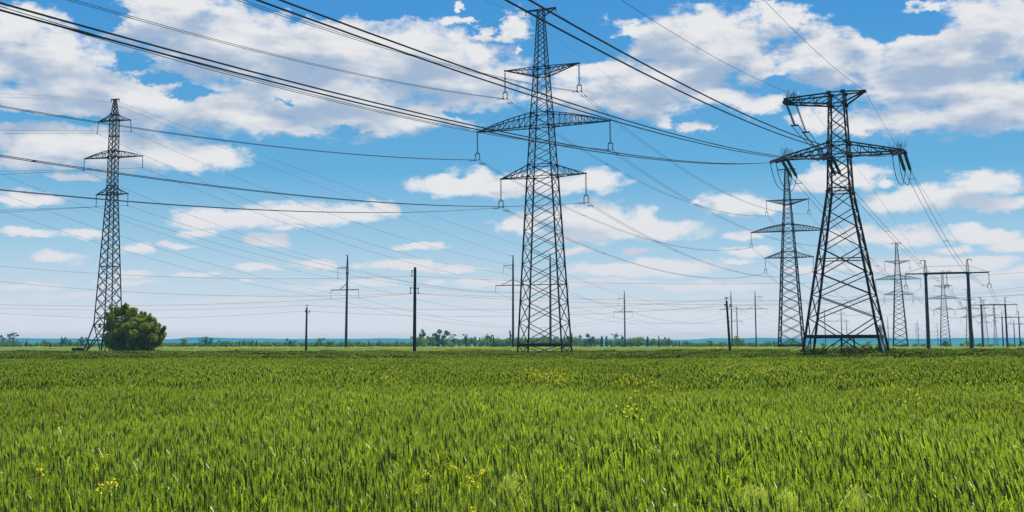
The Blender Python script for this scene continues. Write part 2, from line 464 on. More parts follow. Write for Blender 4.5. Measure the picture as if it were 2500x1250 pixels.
def arm(root, name, levels, sx, zt, zb, ztip, L, n, w, mat=None, tipw=0.12, curve=0.0, tiph=0.0):
    mat = mat or M['steel']; mb = MB()
    at_, bt = interp(levels, zt); ab, bb = interp(levels, zb)
    for sy in (-1, 1):
        top = [Vector((sx * at_ / 2, sy * bt / 2, zt)), Vector((sx * L, sy * tipw / 2, ztip + tiph))]
        bot = [Vector((sx * ab / 2, sy * bb / 2, zb)), Vector((sx * L, sy * tipw / 2, ztip))]
        T = [top[0].lerp(top[1], i / n) + Vector((0, 0, curve * math.sin(math.pi * i / n))) for i in range(n + 1)]
        B = [bot[0].lerp(bot[1], i / n) for i in range(n + 1)]
        for i in range(n):
            mb.bar(T[i], T[i + 1], w); mb.bar(B[i], B[i + 1], w * 1.05)
            if i > 0: mb.bar(T[i], B[i], w * 0.5)
            mb.bar(T[i] if ztip < zt - 0.2 else B[i], B[i + 1] if ztip < zt - 0.2 else T[i + 1], w * 0.5)
        for P_ in (T[0], B[0]): mb.box(P_, (w * 3.0, w * 1.4, w * 2.6))
        if sy < 0: TB = (T, B)
    T2 = [Vector((p.x, -p.y, p.z)) for p in TB[0]]; B2 = [Vector((p.x, -p.y, p.z)) for p in TB[1]]
    for i in range(n):
        if i % 2 == 0: mb.bar(TB[1][i], B2[i + 1], w * 0.5)
        if i: mb.bar(TB[1][i], B2[i], w * 0.5)
    mb.box(Vector((sx * L, 0, ztip + tiph / 2)), (w * 2.2, tipw + w, max(w * 1.6, tiph + w)))
    return mb.build(name, mat, root)


def insulator_mesh(mb, a, b, r=0.14, n=14, sides=8, core=0.035, mi=0):
    a = Vector(a); b = Vector(b); pts = []; rr = []
    for i in range(n):
        for t, q in ((0.0, core), (0.35, core), (0.42, r), (0.62, r * 0.75), (0.68, core)):
            pts.append(a.lerp(b, (i + t) / n)); rr.append(q)
    mb.tube(pts, rr, sides, mi)


def susp(root, tip, L=3.5, twin=True, r=0.15, n=15, mat=None, swing=(0, 0)):
    """hanging string with, below it, the twin short strings and clamp"""
    tip = Vector(tip); mb = MB(); L1 = L * (0.74 if twin else 0.93)
    e = tip + Vector((swing[0], swing[1], -L1))
    mb.tube([tip, tip + Vector((0, 0, -0.15))], 0.04, 5)
    insulator_mesh(mb, tip + (e - tip) * 0.06, e, r, n)
    o = mb.build('insulator', mat or M['porcelain'], root)
    y = MB()
    if twin:
        y.bar(e + Vector((-0.27, 0, -0.12)), e + Vector((0.27, 0, -0.12)), 0.09)
        y.bar(e + Vector((-0.27, 0, -0.12)), e + Vector((0, 0, 0.12)), 0.07); y.bar(e + Vector((0.27, 0, -0.12)), e + Vector((0, 0, 0.12)), 0.07)
        for s in (-1, 1):
            q = Vector((s * 0.29, 0, 0)); insulator_mesh(y, e + q + Vector((0, 0, -0.12)), e + q + Vector((0, 0, -(L - L1) * 0.92)), r * 0.75, 4)
            y.bar(e + q + Vector((0, -0.25, -(L - L1))), e + q + Vector((0, 0.25, -(L - L1))), 0.1)
    else:
        y.bar(tip + Vector((swing[0], -0.22 + swing[1], -L)), tip + Vector((swing[0], 0.22 + swing[1], -L)), 0.12)
        y.bar(e, tip + Vector((swing[0], swing[1], -L)), 0.05)
    y.build('clamp', M['steel'], o)
    return tip + Vector((swing[0], swing[1], -L))


def bars_nodes(levels, z0, z1, k, mn=0.5):
    out = [z0]
    while out[-1] < z1 - 1e-3:
        a, b = interp(levels, out[-1]); out.append(out[-1] + max(mn, k * a))
    s = (z1 - z0) / (out[-1] - z0)
    return [z0 + (z - z0) * s for z in out]


# ---------------- suspension tower with three pairs of arms
GA = 'three-armed lattice towers of the long line'
LA = [(0, 5.95, 3.38), (22.9, 3.3, 2.27), (31.1, 2.25, 2.0), (37.1, 1.5, 1.37), (44.6, 0.72, 0.6)]


def make_A(wk=1.0):
    t = thing('lattice_tower', '', 'pylon', (0, 0, 0), 0, GA)
    nodes = [0, 1.72] + bars_nodes(LA, 1.72, 22.9, 0.5)[1:] + bars_nodes(LA, 22.9, 29.4, 0.5)[1:] + bars_nodes(LA, 29.4, 44.6, 0.56)[1:]
    lattice_body(t, LA, nodes, (0.25 * wk, 0.11 * wk), (0.085 * wk, 0.048 * wk), horiz=(22.9, 24.4, 29.4, 31.1, 36.0, 37.1), beam=((1.72, 0.36),), gus=(22.9, 24.4, 29.4, 31.1, 36.0, 37.1))
    att = {}
    for sx, s in ((-1, 'L'), (1, 'R')):
        arm(t, 'lower_crossarm', LA, sx, 24.4, 22.9, 22.95, 5.83, 5, 0.10 * wk)
        arm(t, 'middle_crossarm', LA, sx, 31.1, 29.4, 29.35, 9.15, 10, 0.105 * wk, curve=0.2)
        arm(t, 'upper_crossarm', LA, sx, 37.1, 36.0, 37.15, 5.14, 6, 0.10 * wk)
        for nm, L, z in (('lo', 5.83, 22.9), ('mi', 9.15, 29.3), ('up', 5.14, 37.05)):
            att[nm + s] = susp(t, (sx * L, 0, z), 3.6)
    p = MB()
    for sx in (-1, 1):
        for sy in (-1, 1):
            p.bar((0, sy * 0.3, 44.65), (sx * 2.1, 0, 44.75), 0.1); p.bar((sx * 0.36, sy * 0.3, 43.9), (sx * 2.1, 0, 44.7), 0.09)
        p.bar((sx * 2.1, 0, 44.8), (sx * 2.1, 0, 44.2), 0.09)
        att['gw' + ('L' if sx < 0 else 'R')] = Vector((sx * 2.1, 0, 44.2))
    p.bar((-2.1, 0, 44.8), (2.1, 0, 44.8), 0.12)
    p.build('ground_wire_crossbar', M['steel'], t)
    return t, att


TA, ATT_A = make_A()
# depth of each from its height in the photograph
A_POS = []
for px, hpx in ((1330, 848), (1933, 437), (2199, 252), (2309, 178)):
    Y = 154.6 * 848 / hpx; A_POS.append(at(px, 850, Y))
d34 = A_POS[3] - A_POS[2]
A_POS += [A_POS[3] + d34 * (k + 1) for k in range(2)]
A_LAB = ['tall three-armed lattice tower standing in the wheat at the centre', 'three-armed lattice tower just left of and behind the big two-armed tower',
         'three-armed lattice tower right of the big two-armed tower', 'small three-armed lattice tower seen between the legs of the nearest portal pole pair',
         'faint three-armed lattice tower right beside the right post of the nearest portal', 'faintest three-armed lattice tower behind the second portal']
AT = []
RA = -LINE_AZ
for i, p in enumerate(A_POS):
    loc = (p.x, p.y, 0.0 if i == 0 else GZ - 0.8)
    if i == 0:
        TA.location = loc; TA.rotation_euler = (0, R(-0.5), RA); TA['label'] = A_LAB[0]; AT.append(TA)
    elif i == 1:                                       # heavier steel in the towers further down the line
        t2, _a = make_A(1.5); t2.location = loc; t2.rotation_euler = (0, 0, RA); t2['label'] = A_LAB[1]; AT.append(t2)
    else: AT.append(dup(AT[1], loc, RA, A_LAB[i], GA))
bpy.context.view_layer.update()

# ---------------- big anchor tower with two cross-arms
def make_B():
    px2m = 106.2 / FPX
    h = lambda y: (867.5 - y) * px2m + 0.8
    base = at(2066, 850, 106.2)
    t = thing('anchor_tower', 'large two-armed lattice tower with heavy legs, nearest at the right', 'pylon', (base.x, base.y, 0), -LINE_AZ)
    LB = [(0, 6.75, 5.3), (h(470), 1.85, 2.3), (h(378), 1.62, 2.0), (h(222), 1.2, 1.5)]
    nodes = [0.0, h(778), h(722), h(668), h(608), h(558), h(514), h(470), h(440), h(410), h(378), h(348), h(316), h(284), h(250), h(222)]
    lattice_body(t, LB, nodes, (0.26, 0.12), (0.088, 0.055), horiz=(h(635), h(470), h(462), h(378), h(348), h(250), h(222)), beam=((h(822), 0.27),), gus=(h(668), h(470), h(378), h(348)))
    for k in range(4):
        mb = MB(); mb.bar(corner(LB, 0, k), corner(LB, 1.3, k), 0.36); mb.build('footing', M['steel'], t)
    mb = MB(); mb.bar(corner(LB, h(822), 0).lerp(corner(LB, h(822), 1), 0.5), Vector((0, -2.6, 0)), 0.13); mb.build('prop', M['steel'], t); mb = MB()
    mb.bar(corner(LB, h(822), 3).lerp(corner(LB, h(822), 2), 0.55), Vector((0.4, 2.6, 0)), 0.13); mb.build('prop', M['steel'], t)
    lit_bars = MB(); lit_bars.bar((3.05, 0.9, 0), (2.75, 0.75, 3.4), 0.16); lit_bars.bar((3.2, 0.3, 0), (2.9, 0.2, 3.2), 0.07); lit_bars.build('sunlit_leg_strip', M['sunlit_leg'], t)  # added pale bars: sunlight on the right leg, put in as colour
    for sx in (-1, 1):
        arm(t, 'main_crossarm', LB, sx, h(348), h(378), h(379), 4.85 if sx < 0 else 5.35, 5, 0.115, tipw=1.2, tiph=0.12)
    arm(t, 'top_crossarm', LB, -1, h(223), h(250), h(238), 4.45, 3, 0.12, tipw=1.1, tiph=0.35)
    arm(t, 'top_crossarm', LB, 1, h(222), h(250), h(222), 2.35, 1, 0.12, tipw=0.5)
    for sx, xx, zz, nn in ((-1, 4.9, h(378), 7), (1, 5.4, h(378), 7), (-1, 4.4, h(232), 9)):
        q = MB(); rg = random.Random(3 + sx + nn)
        for i in range(26):
            x = sx * (xx - rg.random() * 1.2); y = rg.uniform(-0.6, 0.6)
            q.bar((x, y, zz), (x + rg.uniform(-.35, .35), y + rg.uniform(-.2, .2), zz + rg.uniform(0.5, 1.0)), 0.022)
        q.build('bird_spikes', M['steel'], t)
    # built-up end fittings
    e = MB(); e.box((-4.3, 0, h(236)), (0.8, 1.1, 0.22)); e.box((-4.8, 0, h(380)), (0.6, 1.3, 0.16)); e.box((5.35, 0, h(380)), (0.6, 1.3, 0.16)); e.build('end_plates', M['steel'], t)
    # tension strings: towards the camera and away, twin, at left tip, centre, right tip
    out = {}
    zt = h(382)
    for nm, x in (('L', -4.85), ('C', -0.9), ('R', 5.2)):
        for sd, drop in ((-1, -0.75), (1, -0.85)):
            for s in (-1, 1):
                y0 = 0.75 * sd
                a = Vector((x + 0.24 * s, y0, zt)); b = Vector((x + 0.24 * s, y0 + 3.6 * sd, zt + drop))
                mb = MB(); insulator_mesh(mb, a, b, 0.15, 18)
                o = mb.build('tension_insulator', M['glass'] if sd > 0 else M['porcelain'], t)
                cl = MB(); cl.bar(b, b + Vector((0, 0.5 * sd, drop * 0.1)), 0.1); cl.build('clamp', M['steel'], o)
            out[nm + ('i' if sd < 0 else 'o')] = Vector((x, (0.75 + 3.9) * sd, zt + drop * 1.1))
    # jumper loops under the arm
    for nm, x in (('L', -4.85), ('R', 5.2)):
        for s in (-1, 1):
            mb = MB(); pts = []
            a = out[nm + 'i'] + Vector((0.24 * s, 0, 0)); b = out[nm + 'o'] + Vector((0.24 * s, 0, 0))
            for i in range(25):
                u = i / 24; pts.append(a.lerp(b, u) + Vector((0, 0, -1.75 * (1 - abs(2 * u - 1) ** 3.0))))
            mb.tube(pts, 0.03, 5); mb.build('jumper_wire', M['wire'], t)
    # strings and jumper hanging from the long left top arm
    for (xa, ya), (xb, yb, zb) in (((-4.4, -0.5), (-3.6, -0.9, h(300))), ((-3.7, 0.5), (-2.9, 0.5, h(312)))):
        mb = MB(); insulator_mesh(mb, (xa, ya, h(238)), (xb, yb, zb), 0.13, 18); o = mb.build('hanging_insulator', M['porcelain'], t)
        cl = MB(); cl.bar((xb - .35, yb, zb), (xb + .35, yb, zb), 0.12); cl.build('clamp', M['steel'], o)
        for s in (-0.3, 0.3):
            j = MB(); c0 = Vector((xb + s, yb, zb)); c1 = Vector((-0.9 + 0.2 * s, 1.5 if yb > 0 else -1.5, h(384)))
            j.tube([c0.lerp(c1, u / 12) + Vector((0, 0, -0.25 * math.sin(math.pi * u / 12))) for u in range(13)], 0.03, 5); j.build('jumper_wire', M['wire'], t)
    out['gwL'] = Vector((-3.1, 0, h(224))); out['gwR'] = Vector((2.35, 0, h(221)))
    return t, out, h


TB, ATT_B, HB = make_B()

# ---------------- tall slim tower at the left
GC = 'tapered three-armed towers with splayed feet'
LC = [(0, 5.6, 5.6), (5.05, 3.13, 3.13), (26.9, 1.25, 1.25), (39.1, 1.1, 1.1), (42.6, 0.3, 0.3)]


def make_C():
    t = thing('splayed_foot_tower', '', 'pylon', (0, 0, 0), 0, None)
    nodes = bars_nodes(LC, 5.05, 26.9, 0.72) + bars_nodes(LC, 26.9, 39.1, 0.8)[1:] + bars_nodes(LC, 39.1, 42.6, 1.1)[1:]
    lattice_body(t, LC, nodes, (0.24, 0.13), (0.1, 0.07), horiz=(5.05, 6.1, 14.6, 26.9, 28.0, 33.0, 34.0, 36.4, 39.1, 40.1), gus=(5.05, 26.6, 27.7, 32.8, 33.9, 39.1, 40.1), mat=M['steel'])
    for k in range(4):                                   # splayed foot panels
        k2 = (k + 1) % 4; mb = MB(); a, b, c, d = corner(LC, 0, k), corner(LC, 0, k2), corner(LC, 5.05, k), corner(LC, 5.05, k2)
        mb.bar(a, d, 0.13); mb.bar(b, c, 0.127); m1, m2 = a.lerp(c, 0.5), b.lerp(d, 0.5); mb.bar(m1, m2, 0.12)
        mb.bar(a.lerp(c, .25), a.lerp(d, .28), 0.1); mb.bar(a.lerp(c, 0.5), a.lerp(d, .28), 0.09); mb.bar(b.lerp(d, .25), b.lerp(c, .28), 0.1); mb.bar(m2, b.lerp(c, .28), 0.09)
        mb.build('foot_bracing', M['steel'], t)
    att = {}
    for sx, s in ((-1, 'L'), (1, 'R')):
        arm(t, 'lower_crossarm', LC, sx, 27.65, 26.55, 26.6, 2.9, 2, 0.11)
        arm(t, 'middle_crossarm', LC, sx, 33.9, 32.8, 32.8, 5.35, 4, 0.11, curve=0.15)
        arm(t, 'upper_crossarm', LC, sx, 40.1, 39.1, 39.0, 2.95, 2, 0.11)
        for nm, L, z, sw in (('lo', 2.9, 26.55, 0), ('mi', 5.35, 32.75, -0.12), ('up', 2.95, 39.0, -0.2)):
            att[nm + s] = susp(t, (sx * L, 0, z), 1.95, False, 0.11, 12, swing=(sw if sx < 0 else -sw, 0))
    p = MB(); p.bar((-0.75, 0, 42.7), (0.75, 0, 42.7), 0.2)
    for sx in (-1, 1): p.bar((sx * 0.75, 0, 42.7), (sx * 0.75, 0, 42.2), 0.09); att['gw' + ('L' if sx < 0 else 'R')] = Vector((sx * 0.75, 0, 42.2))
    p.build('ground_wire_crossbar', M['steel'], t)
    return t, att


TC, ATT_C = make_C()
pc = at(262, 850, 203.0); TC.location = (pc.x, pc.y, 0.0); TC.rotation_euler = (0, R(-0.75), R(-13))
TC['label'] = 'tall slim lattice tower with splayed feet beside the big round bush at the left'
a_far = at(2432, 850, 1390); far_anchor = dup(TC, (a_far.x, a_far.y, 0), R(-40), 'dense hazy lattice tower between the right posts of the second and third portals', None, 1.08)
for px, d in ((2239, 2250), (2299, 2600)):
    q = at(px, 850, d); dup(TC, (q.x, q.y, 0), R(-20), 'tiny hazy lattice tower on the horizon ' + ('left of' if px < 2250 else 'right of') + ' the left post of the nearest portal', None, 1.0)

# ------------------------------------------------------------------ concrete portals and poles
GP = 'twin-post concrete portals of the right-hand line'


def make_portal():
    t = thing('portal_pylon', '', 'pylon', (0, 0, 0), 0, GP)
    H = 13.95
    for sx in (-1, 1):
        mb = MB(); mb.tube([(sx * 3.52, 0, 0), (sx * 3.47, 0, H)], [0.34, 0.25], 14); mb.tube([(sx * 3.47, 0, H - 0.25), (sx * 3.47, 0, H + 0.1)], 0.36, 14)
        mb.build('post', M['concrete'], t)
        L = [(H + 0.1, 0.55, 0.55), (H + 2.4, 0.15, 0.15)]
        pk = MB(); nd = bars_nodes(L, H + 0.1, H + 2.4, 1.0, 0.3)
        for k in range(4):
            a = Vector((sx * 3.47, 0, 0)); pk.bar(a + corner(L, nd[0], k), a + corner(L, nd[-1], k), 0.07)
            for z0, z1 in zip(nd, nd[1:]): pk.bar(a + corner(L, z0, k), a + corner(L, z1, (k + 1) % 4), 0.045)
        pk.bar((sx * 3.47 - 0.1 * sx, 0, H + 2.4), (sx * 3.47 - 0.75 if sx < 0 else sx * 3.47 + 0.75, 0, H + 2.45), 0.1); pk.bar((sx * (3.47 + 0.7), 0, H + 2.45), (sx * (3.47 + 0.7), 0, H + 2.0), 0.06)
        pk.build('peak', M['steel'], t)
    b = MB()
    for sy in (-1, 1):
        b.bar((-6.9, sy * 0.1, H + 0.1), (6.9, sy * 0.1, H + 0.1), 0.14, 0.2); b.bar((-3.6, sy * 0.24, H + 0.12), (3.6, sy * 0.24, H + 0.12), 0.14, 0.34)
    for i in range(24): b.bar((-6.9 + i * 0.6, -0.1, H + 0.22), (-6.6 + i * 0.6, 0.1, H + 0.22), 0.05)
    b.build('beam', M['steel'], t)
    w_ = MB()
    for sx in (-1, 1):
        w_.bar((sx * 3.47, 0, H + 1.35), (sx * 6.9, 0, H + 0.2), 0.05)
    w_.bar((-3.47, 0, H + 1.35), (3.47, 0, H + 1.35), 0.04); w_.build('stay_wire', M['wire'], t)
    att = {}
    for nm, x in (('L', -6.85), ('C', 0.0), ('R', 6.85)): att[nm] = susp(t, (x, 0, H), 2.45, True, 0.13, 14)
    att['gwL'] = Vector((-4.17, 0, H + 2)); att['gwR'] = Vector((4.17, 0, H + 2))
    q = MB(); rg = random.Random(5)
    for i in range(30): x = rg.uniform(-0.9, 0.9); q.bar((x, 0, H + 0.2), (x + rg.uniform(-.1, .1), rg.uniform(-.1, .1), H + rg.uniform(.4, .62)), 0.025)
    q.build('bird_spikes', M['steel'], t)
    return t, att


TP, ATT_P = make_portal()
PT = []
P_LAB = ['nearest twin-post portal with thick posts at the right edge', 'second twin-post portal behind the nearest one', 'third twin-post portal, its beam low at the right edge', 'fourth and smallest twin-post portal cut by the right edge']
for i, (px, d) in enumerate(((2319.5, 214), (2430, 382), (2470.5, 552), (2494, 722))):
    q = at(px, 850, d); loc = (q.x, q.y, GZ - 0.75)
    if i == 0: TP.location = loc; TP.rotation_euler = (0, 0, RA); TP['label'] = P_LAB[0]; PT.append(TP)
    else: PT.append(dup(TP, loc, RA, P_LAB[i], GP))


def conc_pole(root, x, H, top, peak, r0=0.36, r1=0.26):
    mb = MB(); mb.tube([(x, 0, 0), (x, 0, H)], [r0, r1], 12); mb.build('post', M['concrete'], root)
    if peak:
        L = [(H - 0.6, peak, peak), (top, 0.12, 0.12)]; pk = MB(); nd = bars_nodes(L, H - 0.6, top, 0.9, 0.35)
        for k in range(4):
            a = Vector((x, 0, 0)); pk.bar(a + corner(L, nd[0], k), a + corner(L, nd[-1], k), 0.09)
            for z0, z1 in zip(nd, nd[1:]): pk.bar(a + corner(L, z0, k), a + corner(L, z1, (k + 1) % 4), 0.06)
        pk.bar((x, 0, top), (x - 0.8, 0, top), 0.12); pk.build('peak', M['steel'], root)


GD = 'twin-post portals with braced crossbeam in the middle distance'


def make_portal2():
    t = thing('braced_portal_pylon', '', 'pylon', (0, 0, 0), 0, GD)
    H = 25.0; zb = 18.7
    for x in (-6, 6):
        conc_pole(t, x, H, 27.6, 0.35)
        br = MB()
        for s in (-1, 1): br.bar((x + 0.3 * s, 0, zb + 1.7), (x + 3.6 * s, 0, zb + 0.1), 0.13)
        br.build('brace', M['steel'], t)
        a = MB(); s = -1 if x < 0 else 1; a.bar((x, 0, H - 0.3), (x + s * 3.2, 0, H - 0.35), 0.13); a.bar((x, 0, H - 1.5), (x + s * 3.2, 0, H - 0.4), 0.1); a.build('upper_arm', M['steel'], t)
    b = MB(); b.bar((-11.7, 0, zb), (11.7, 0, zb), 0.17, 0.24); b.build('beam', M['steel'], t)
    att = {}
    for nm, x, z in (('uL', -9.2, H - 0.4), ('uR', 9.2, H - 0.4), ('bL', -11.7, zb), ('bC', -1.0, zb), ('bD', 1.0, zb), ('bR', 11.7, zb)):
        if nm == 'bD': att[nm] = att['bC']; continue
        att[nm] = susp(t, (x, 0, z), 2.2, False, 0.11, 10)
    att['gwL'] = Vector((-6.8, 0, 27.4)); att['gwR'] = Vector((6.2, 0, 27.4))
    return t, att


TD, ATT_D = make_portal2()
DT = []
for i, (px, d, lab) in enumerate(((1298, 366, 'twin-post portal with long crossbeam behind the central lattice tower'),
                                  (1817, 610, 'twin-post portal with long crossbeam just left of the second three-armed tower'),
                                  (2036, 915, 'small hazy twin-post portal seen through the legs of the big two-armed tower'))):
    q = at(px, 850, d); loc = (q.x, q.y, GZ)
    if i == 0: TD.location = loc; TD.rotation_euler = (0, 0, RA); TD['label'] = lab; DT.append(TD)
    else: DT.append(dup(TD, loc, RA, lab, GD))

GE = 'single tall concrete poles with three arms'


def make_E():
    t = thing('three_arm_pole', '', 'utility pole', (0, 0, 0), 0, GE)
    conc_pole(t, 0, 22.3, 27.3, 0.55, 0.42, 0.28)
    a = MB(); a.bar((0, 0, 23.6), (-3.3, 0, 23.6), 0.15, 0.22); a.build('upper_arm', M['steel'], t)
    b = MB(); b.bar((-5.6, 0, 17.1), (4.0, 0, 17.1), 0.15, 0.24); b.bar((-0.3, 0, 18.9), (-2.4, 0, 17.15), 0.15); b.build('lower_arm', M['steel'], t)
    att = {}
    for nm, x, z in (('u', -3.25, 23.5), ('l', -5.55, 17.0), ('r', 3.95, 17.0)): att[nm] = susp(t, (x, 0, z), 2.3 if nm != 'u' else 3.1, False, 0.11, 10)
    att['gw'] = Vector((-0.8, 0, 27.2))
    f = MB(); f.tube([(0, 0, 0), (0, 0, 0.5)], [1.3, 0.6], 10); f.build('footing', M['wood'], t)
    return t, att


TE, ATT_E = make_E()
ET = []
for i, (px, d, lab) in enumerate(((844.5, 363, 'tallest single concrete pole with three arms, between the bush and the central tower'),
                                  (1526, 600, 'single three-armed pole right of the central lattice tower'),
                                  (1801, 835, 'small three-armed pole rising from a bush between the two posts of a portal'),
                                  (2170, 1160, 'thin hazy pole right beside the foot of the big two-armed tower'),
                                  (2215, 1240, 'thin hazy pole against the right side of the third lattice tower'),
                                  (2267, 1420, 'tiny hazy pole just left of the nearest portal left post'),
                                  (2243.5, 1290, 'tiny dark pole beside a tiny lattice tower on the horizon'),
                                  (2290.5, 1490, 'tiny hazy pole just right of the nearest portal left post'),
                                  (2069, 1250, 'thin hazy pole inside the legs of the big two-armed tower'))):
    q = at(px, 850, d); loc = (q.x, q.y, GZ)
    if i == 0: TE.location = loc; TE.rotation_euler = (0, 0, RA); TE['label'] = lab; ET.append(TE)
    else:
        e = dup(TE, loc, RA, lab, GE)
        if i < 3: ET.append(e)

# plain dark pole with short brackets
qf = at(1012, 850, 176.0)
TF = thing('bracket_pole', 'plain dark pole with short insulator brackets left of the central tower', 'utility pole', (qf.x, qf.y, 0), RA)
mb = MB(); mb.tube([(0, 0, 0), (-0.05, 0, 12.75)], [0.26, 0.19], 12); mb.build('post', M['wood'], TF)
ATT_F = {}
for nm, x, z in (('t', -0.55, 12.25), ('l', -0.75, 9.8), ('r', 0.5, 9.75)):
    mb = MB(); mb.bar((0, 0, z), (x, 0, z), 0.09); mb.bar((x, 0, z + 0.12), (x, 0, z - 0.1), 0.1); mb.build('bracket', M['steel'], TF)
    ATT_F[nm] = susp(TF, (x, 0, z), 0.75, False, 0.12, 5)

GG = 'short poles of the low line'
TG = thing('short_pole', 'short plain pole with pin insulators, lowest pole left of the tall concrete one', 'utility pole', (0, 0, 0), 0, GG)
mb = MB(); mb.tube([(0, 0, 0), (0, 0, 7.85)], [0.2, 0.14], 10); mb.build('post', M['wood'], TG)
ATT_G = {}
for nm, x, z in (('t', 0, 8.1), ('l', -0.25, 7.2), ('r', 0.5, 7.15)):
    mb = MB(); mb.tube([(0, 0, z - 0.25), (x, 0, z - 0.2), (x, 0, z)], 0.035, 5); o = mb.build('bracket', M['steel'], TG)
    mb = MB(); mb.tube([(x, 0, z - 0.05), (x, 0, z + 0.04), (x, 0, z + 0.12), (x, 0, z + 0.2)], [0.07, 0.15, 0.13, 0.05], 8); mb.build('pin_insulator', M['porcelain'], o)
    ATT_G[nm] = Vector((x, 0, z + 0.1))
qg = at(747, 850, 203); TG.location = (qg.x, qg.y, 0); TG.rotation_euler = (0, 0, RA)
qg2 = at(1783, 850, 176); TG2 = dup(TG, (qg2.x, qg2.y, 0), RA, 'leaning dark pole with round insulators before the far portal', GG)
TG2.rotation_euler = (0, R(-2.7), 0); TG2.scale = (1.0, 1.0, 1.02)


# ------------------------------------------------------------------ conductors
def fit_span(P1, u, samples, c=None):
    u = Vector(u).normalized(); rows = []; C0 = Vector((0, 0, CAMZ))
    for px, py in samples:
        r = ray(px, py)
        d = C0 - P1; den = r.x * u.y - r.y * u.x
        s = -(d.x * u.y - d.y * u.x) / den
        p = C0 + r * s; t = (p - P1).dot(u); rows.append((t, p.z - P1.z))
    A = np.array([[t, t * t] for t, _ in rows]); z = np.array([q for _, q in rows])
    if c is not None: b_ = float(np.mean((z - c * A[:, 1]) / A[:, 0])); return b_, c
    s_, *_ = np.linalg.lstsq(A, z, rcond=None)
    return float(s_[0]), float(s_[1])


def bundle(pts, sep, r, label, group, name='power_line', twin=True, spacers=(), n=5, dampers=False):
    pts = [Vector(p) for p in pts]; base = pts[0].copy()
    rel = [p - base for p in pts]
    dr = (rel[-1] - rel[0]); perp = Vector((dr.y, -dr.x, 0)).normalized()
    if not twin:
        mb = MB(); mb.tube(rel, r, n); o = mb.build(name, M['wire'], None, base); tag(o, label, 'cable', group); return o
    t = thing(name, label, 'cable', base, 0, group)
    for s in (-1, 1):
        mb = MB(); mb.tube([p + perp * sep / 2 * s for p in rel], r, n); mb.build('wire', M['wire'], t)
    for f in spacers:
        i = min(len(rel) - 1, int(f * (len(rel) - 1))); mb = MB(); mb.bar(rel[i] - perp * (sep / 2 + .05), rel[i] + perp * (sep / 2 + .05), max(0.05, r * 1.5)); mb.build('spacer', M['steel'], t)
    if dampers:
        for i in (1,):
            for s in (-1, 1):
                q = rel[0].lerp(rel[1], 1.6 / max(0.1, (rel[1] - rel[0]).length)) + perp * sep / 2 * s
                mb = MB(); d = (rel[1] - rel[0]).normalized(); q.z -= 0.12
                mb.bar(q - d * 0.28, q + d * 0.28, 0.05); mb.box(q - d * 0.28, (0.1, 0.1, 0.1)); mb.box(q + d * 0.28, (0.1, 0.1, 0.1)); mb.build('damper', M['steel'], t)
    return t


def span_from(P1, u, b_, c_, T, n=40):
    u = Vector(u).normalized()
    return [P1 + u * (T * i / n) + Vector((0, 0, b_ * (T * i / n) + c_ * (T * i / n) ** 2)) for i in range(n + 1)]


def span_between(P1, P2, sample=None, sag=None, n=40):
    P1 = Vector(P1); P2 = Vector(P2); h = P2 - P1; T = math.hypot(h.x, h.y); u = Vector((h.x, h.y, 0)) / T
    if sample:
        r = ray(*sample); d = Vector((0, 0, CAMZ)) - P1; den = r.x * u.y - r.y * u.x
        s = -(d.x * u.y - d.y * u.x) / den; p = Vector((0, 0, CAMZ)) + r * s; t = (p - P1).dot(u)
        c = (p.z - P1.z - h.z * t / T) / (t * (t - T))
    else: c = 4 * sag / T ** 2
    return [P1 + u * (T * i / n) + Vector((0, 0, h.z * i / n + c * (T * i / n) * (T * i / n - T))) for i in range(n + 1)]


BACK = -LDIR
NM = {'upL': 'upper left', 'upR': 'upper right', 'miL': 'middle left', 'miR': 'middle right', 'loL': 'lower left', 'loR': 'lower right'}
GW1 = 'paired wires of the central tower'
A_IN = {
 'upL': [(168, 0), (456, 77), (704, 143), (936, 195)], 'upR': [(600, 6), (958, 120), (1160, 175), (1294, 206)],
 'miL': [(0, 261), (250, 298), (600, 350), (880, 378)], 'miR': [(0, 21), (432, 143), (600, 190), (1020, 293), (1290, 344)],
 'loL': [(0, 465), (350, 492), (600, 511), (1000, 519)], 'loR': [(0, 382), (340, 430), (600, 461), (870, 490), (1180, 505)]}
for k, sm in A_IN.items():
    P1 = world(AT[0], ATT_A[k]); b_, c_ = fit_span(P1, BACK, sm)
    bundle(span_from(P1, BACK, b_, c_, 165), 0.44, 0.024, f'pair of wires coming from the left to the {NM[k]} insulator of the central tower', GW1, spacers=(0.55,), dampers=True)
A_OUT = {'upL': (1535, 430), 'upR': (1575, 350), 'miL': (1470, 545), 'miR': (1714, 507), 'loL': (1470, 617), 'loR': (1560, 568)}
for k, s in A_OUT.items():
    bundle(span_between(world(AT[0], ATT_A[k]), world(AT[1], ATT_A[k]), s), 0.44, 0.021, f'pair of wires from the {NM[k]} insulator of the central tower to the next tower', GW1, spacers=(0.25, 0.5, 0.75), dampers=True)
ORD = ['first', 'second', 'third', 'fourth', 'fifth', 'sixth', 'seventh']
for i in range(1, 5):
    for k in NM:
        bundle(span_between(world(AT[i], ATT_A[k]), world(AT[i + 1], ATT_A[k]), None, 7.5, 24), 0.44, 0.026, f'{NM[k]} wire pair between the {ORD[i]} and {ORD[i+1]} three-armed towers', 'thin far wires of the three-armed tower line', twin=(i == 1), n=4)
for k, sm in (('gwL', [(1180, 0)]),):
    P1 = world(AT[0], ATT_A[k]); b_, c_ = fit_span(P1, BACK, sm, 0.0006)
    bundle(span_from(P1, BACK, b_, c_, 120, 20), 0, 0.014, 'thin earth wire coming from upper left to the top of the central tower', 'thin earth wires', 'earth_wire', False)
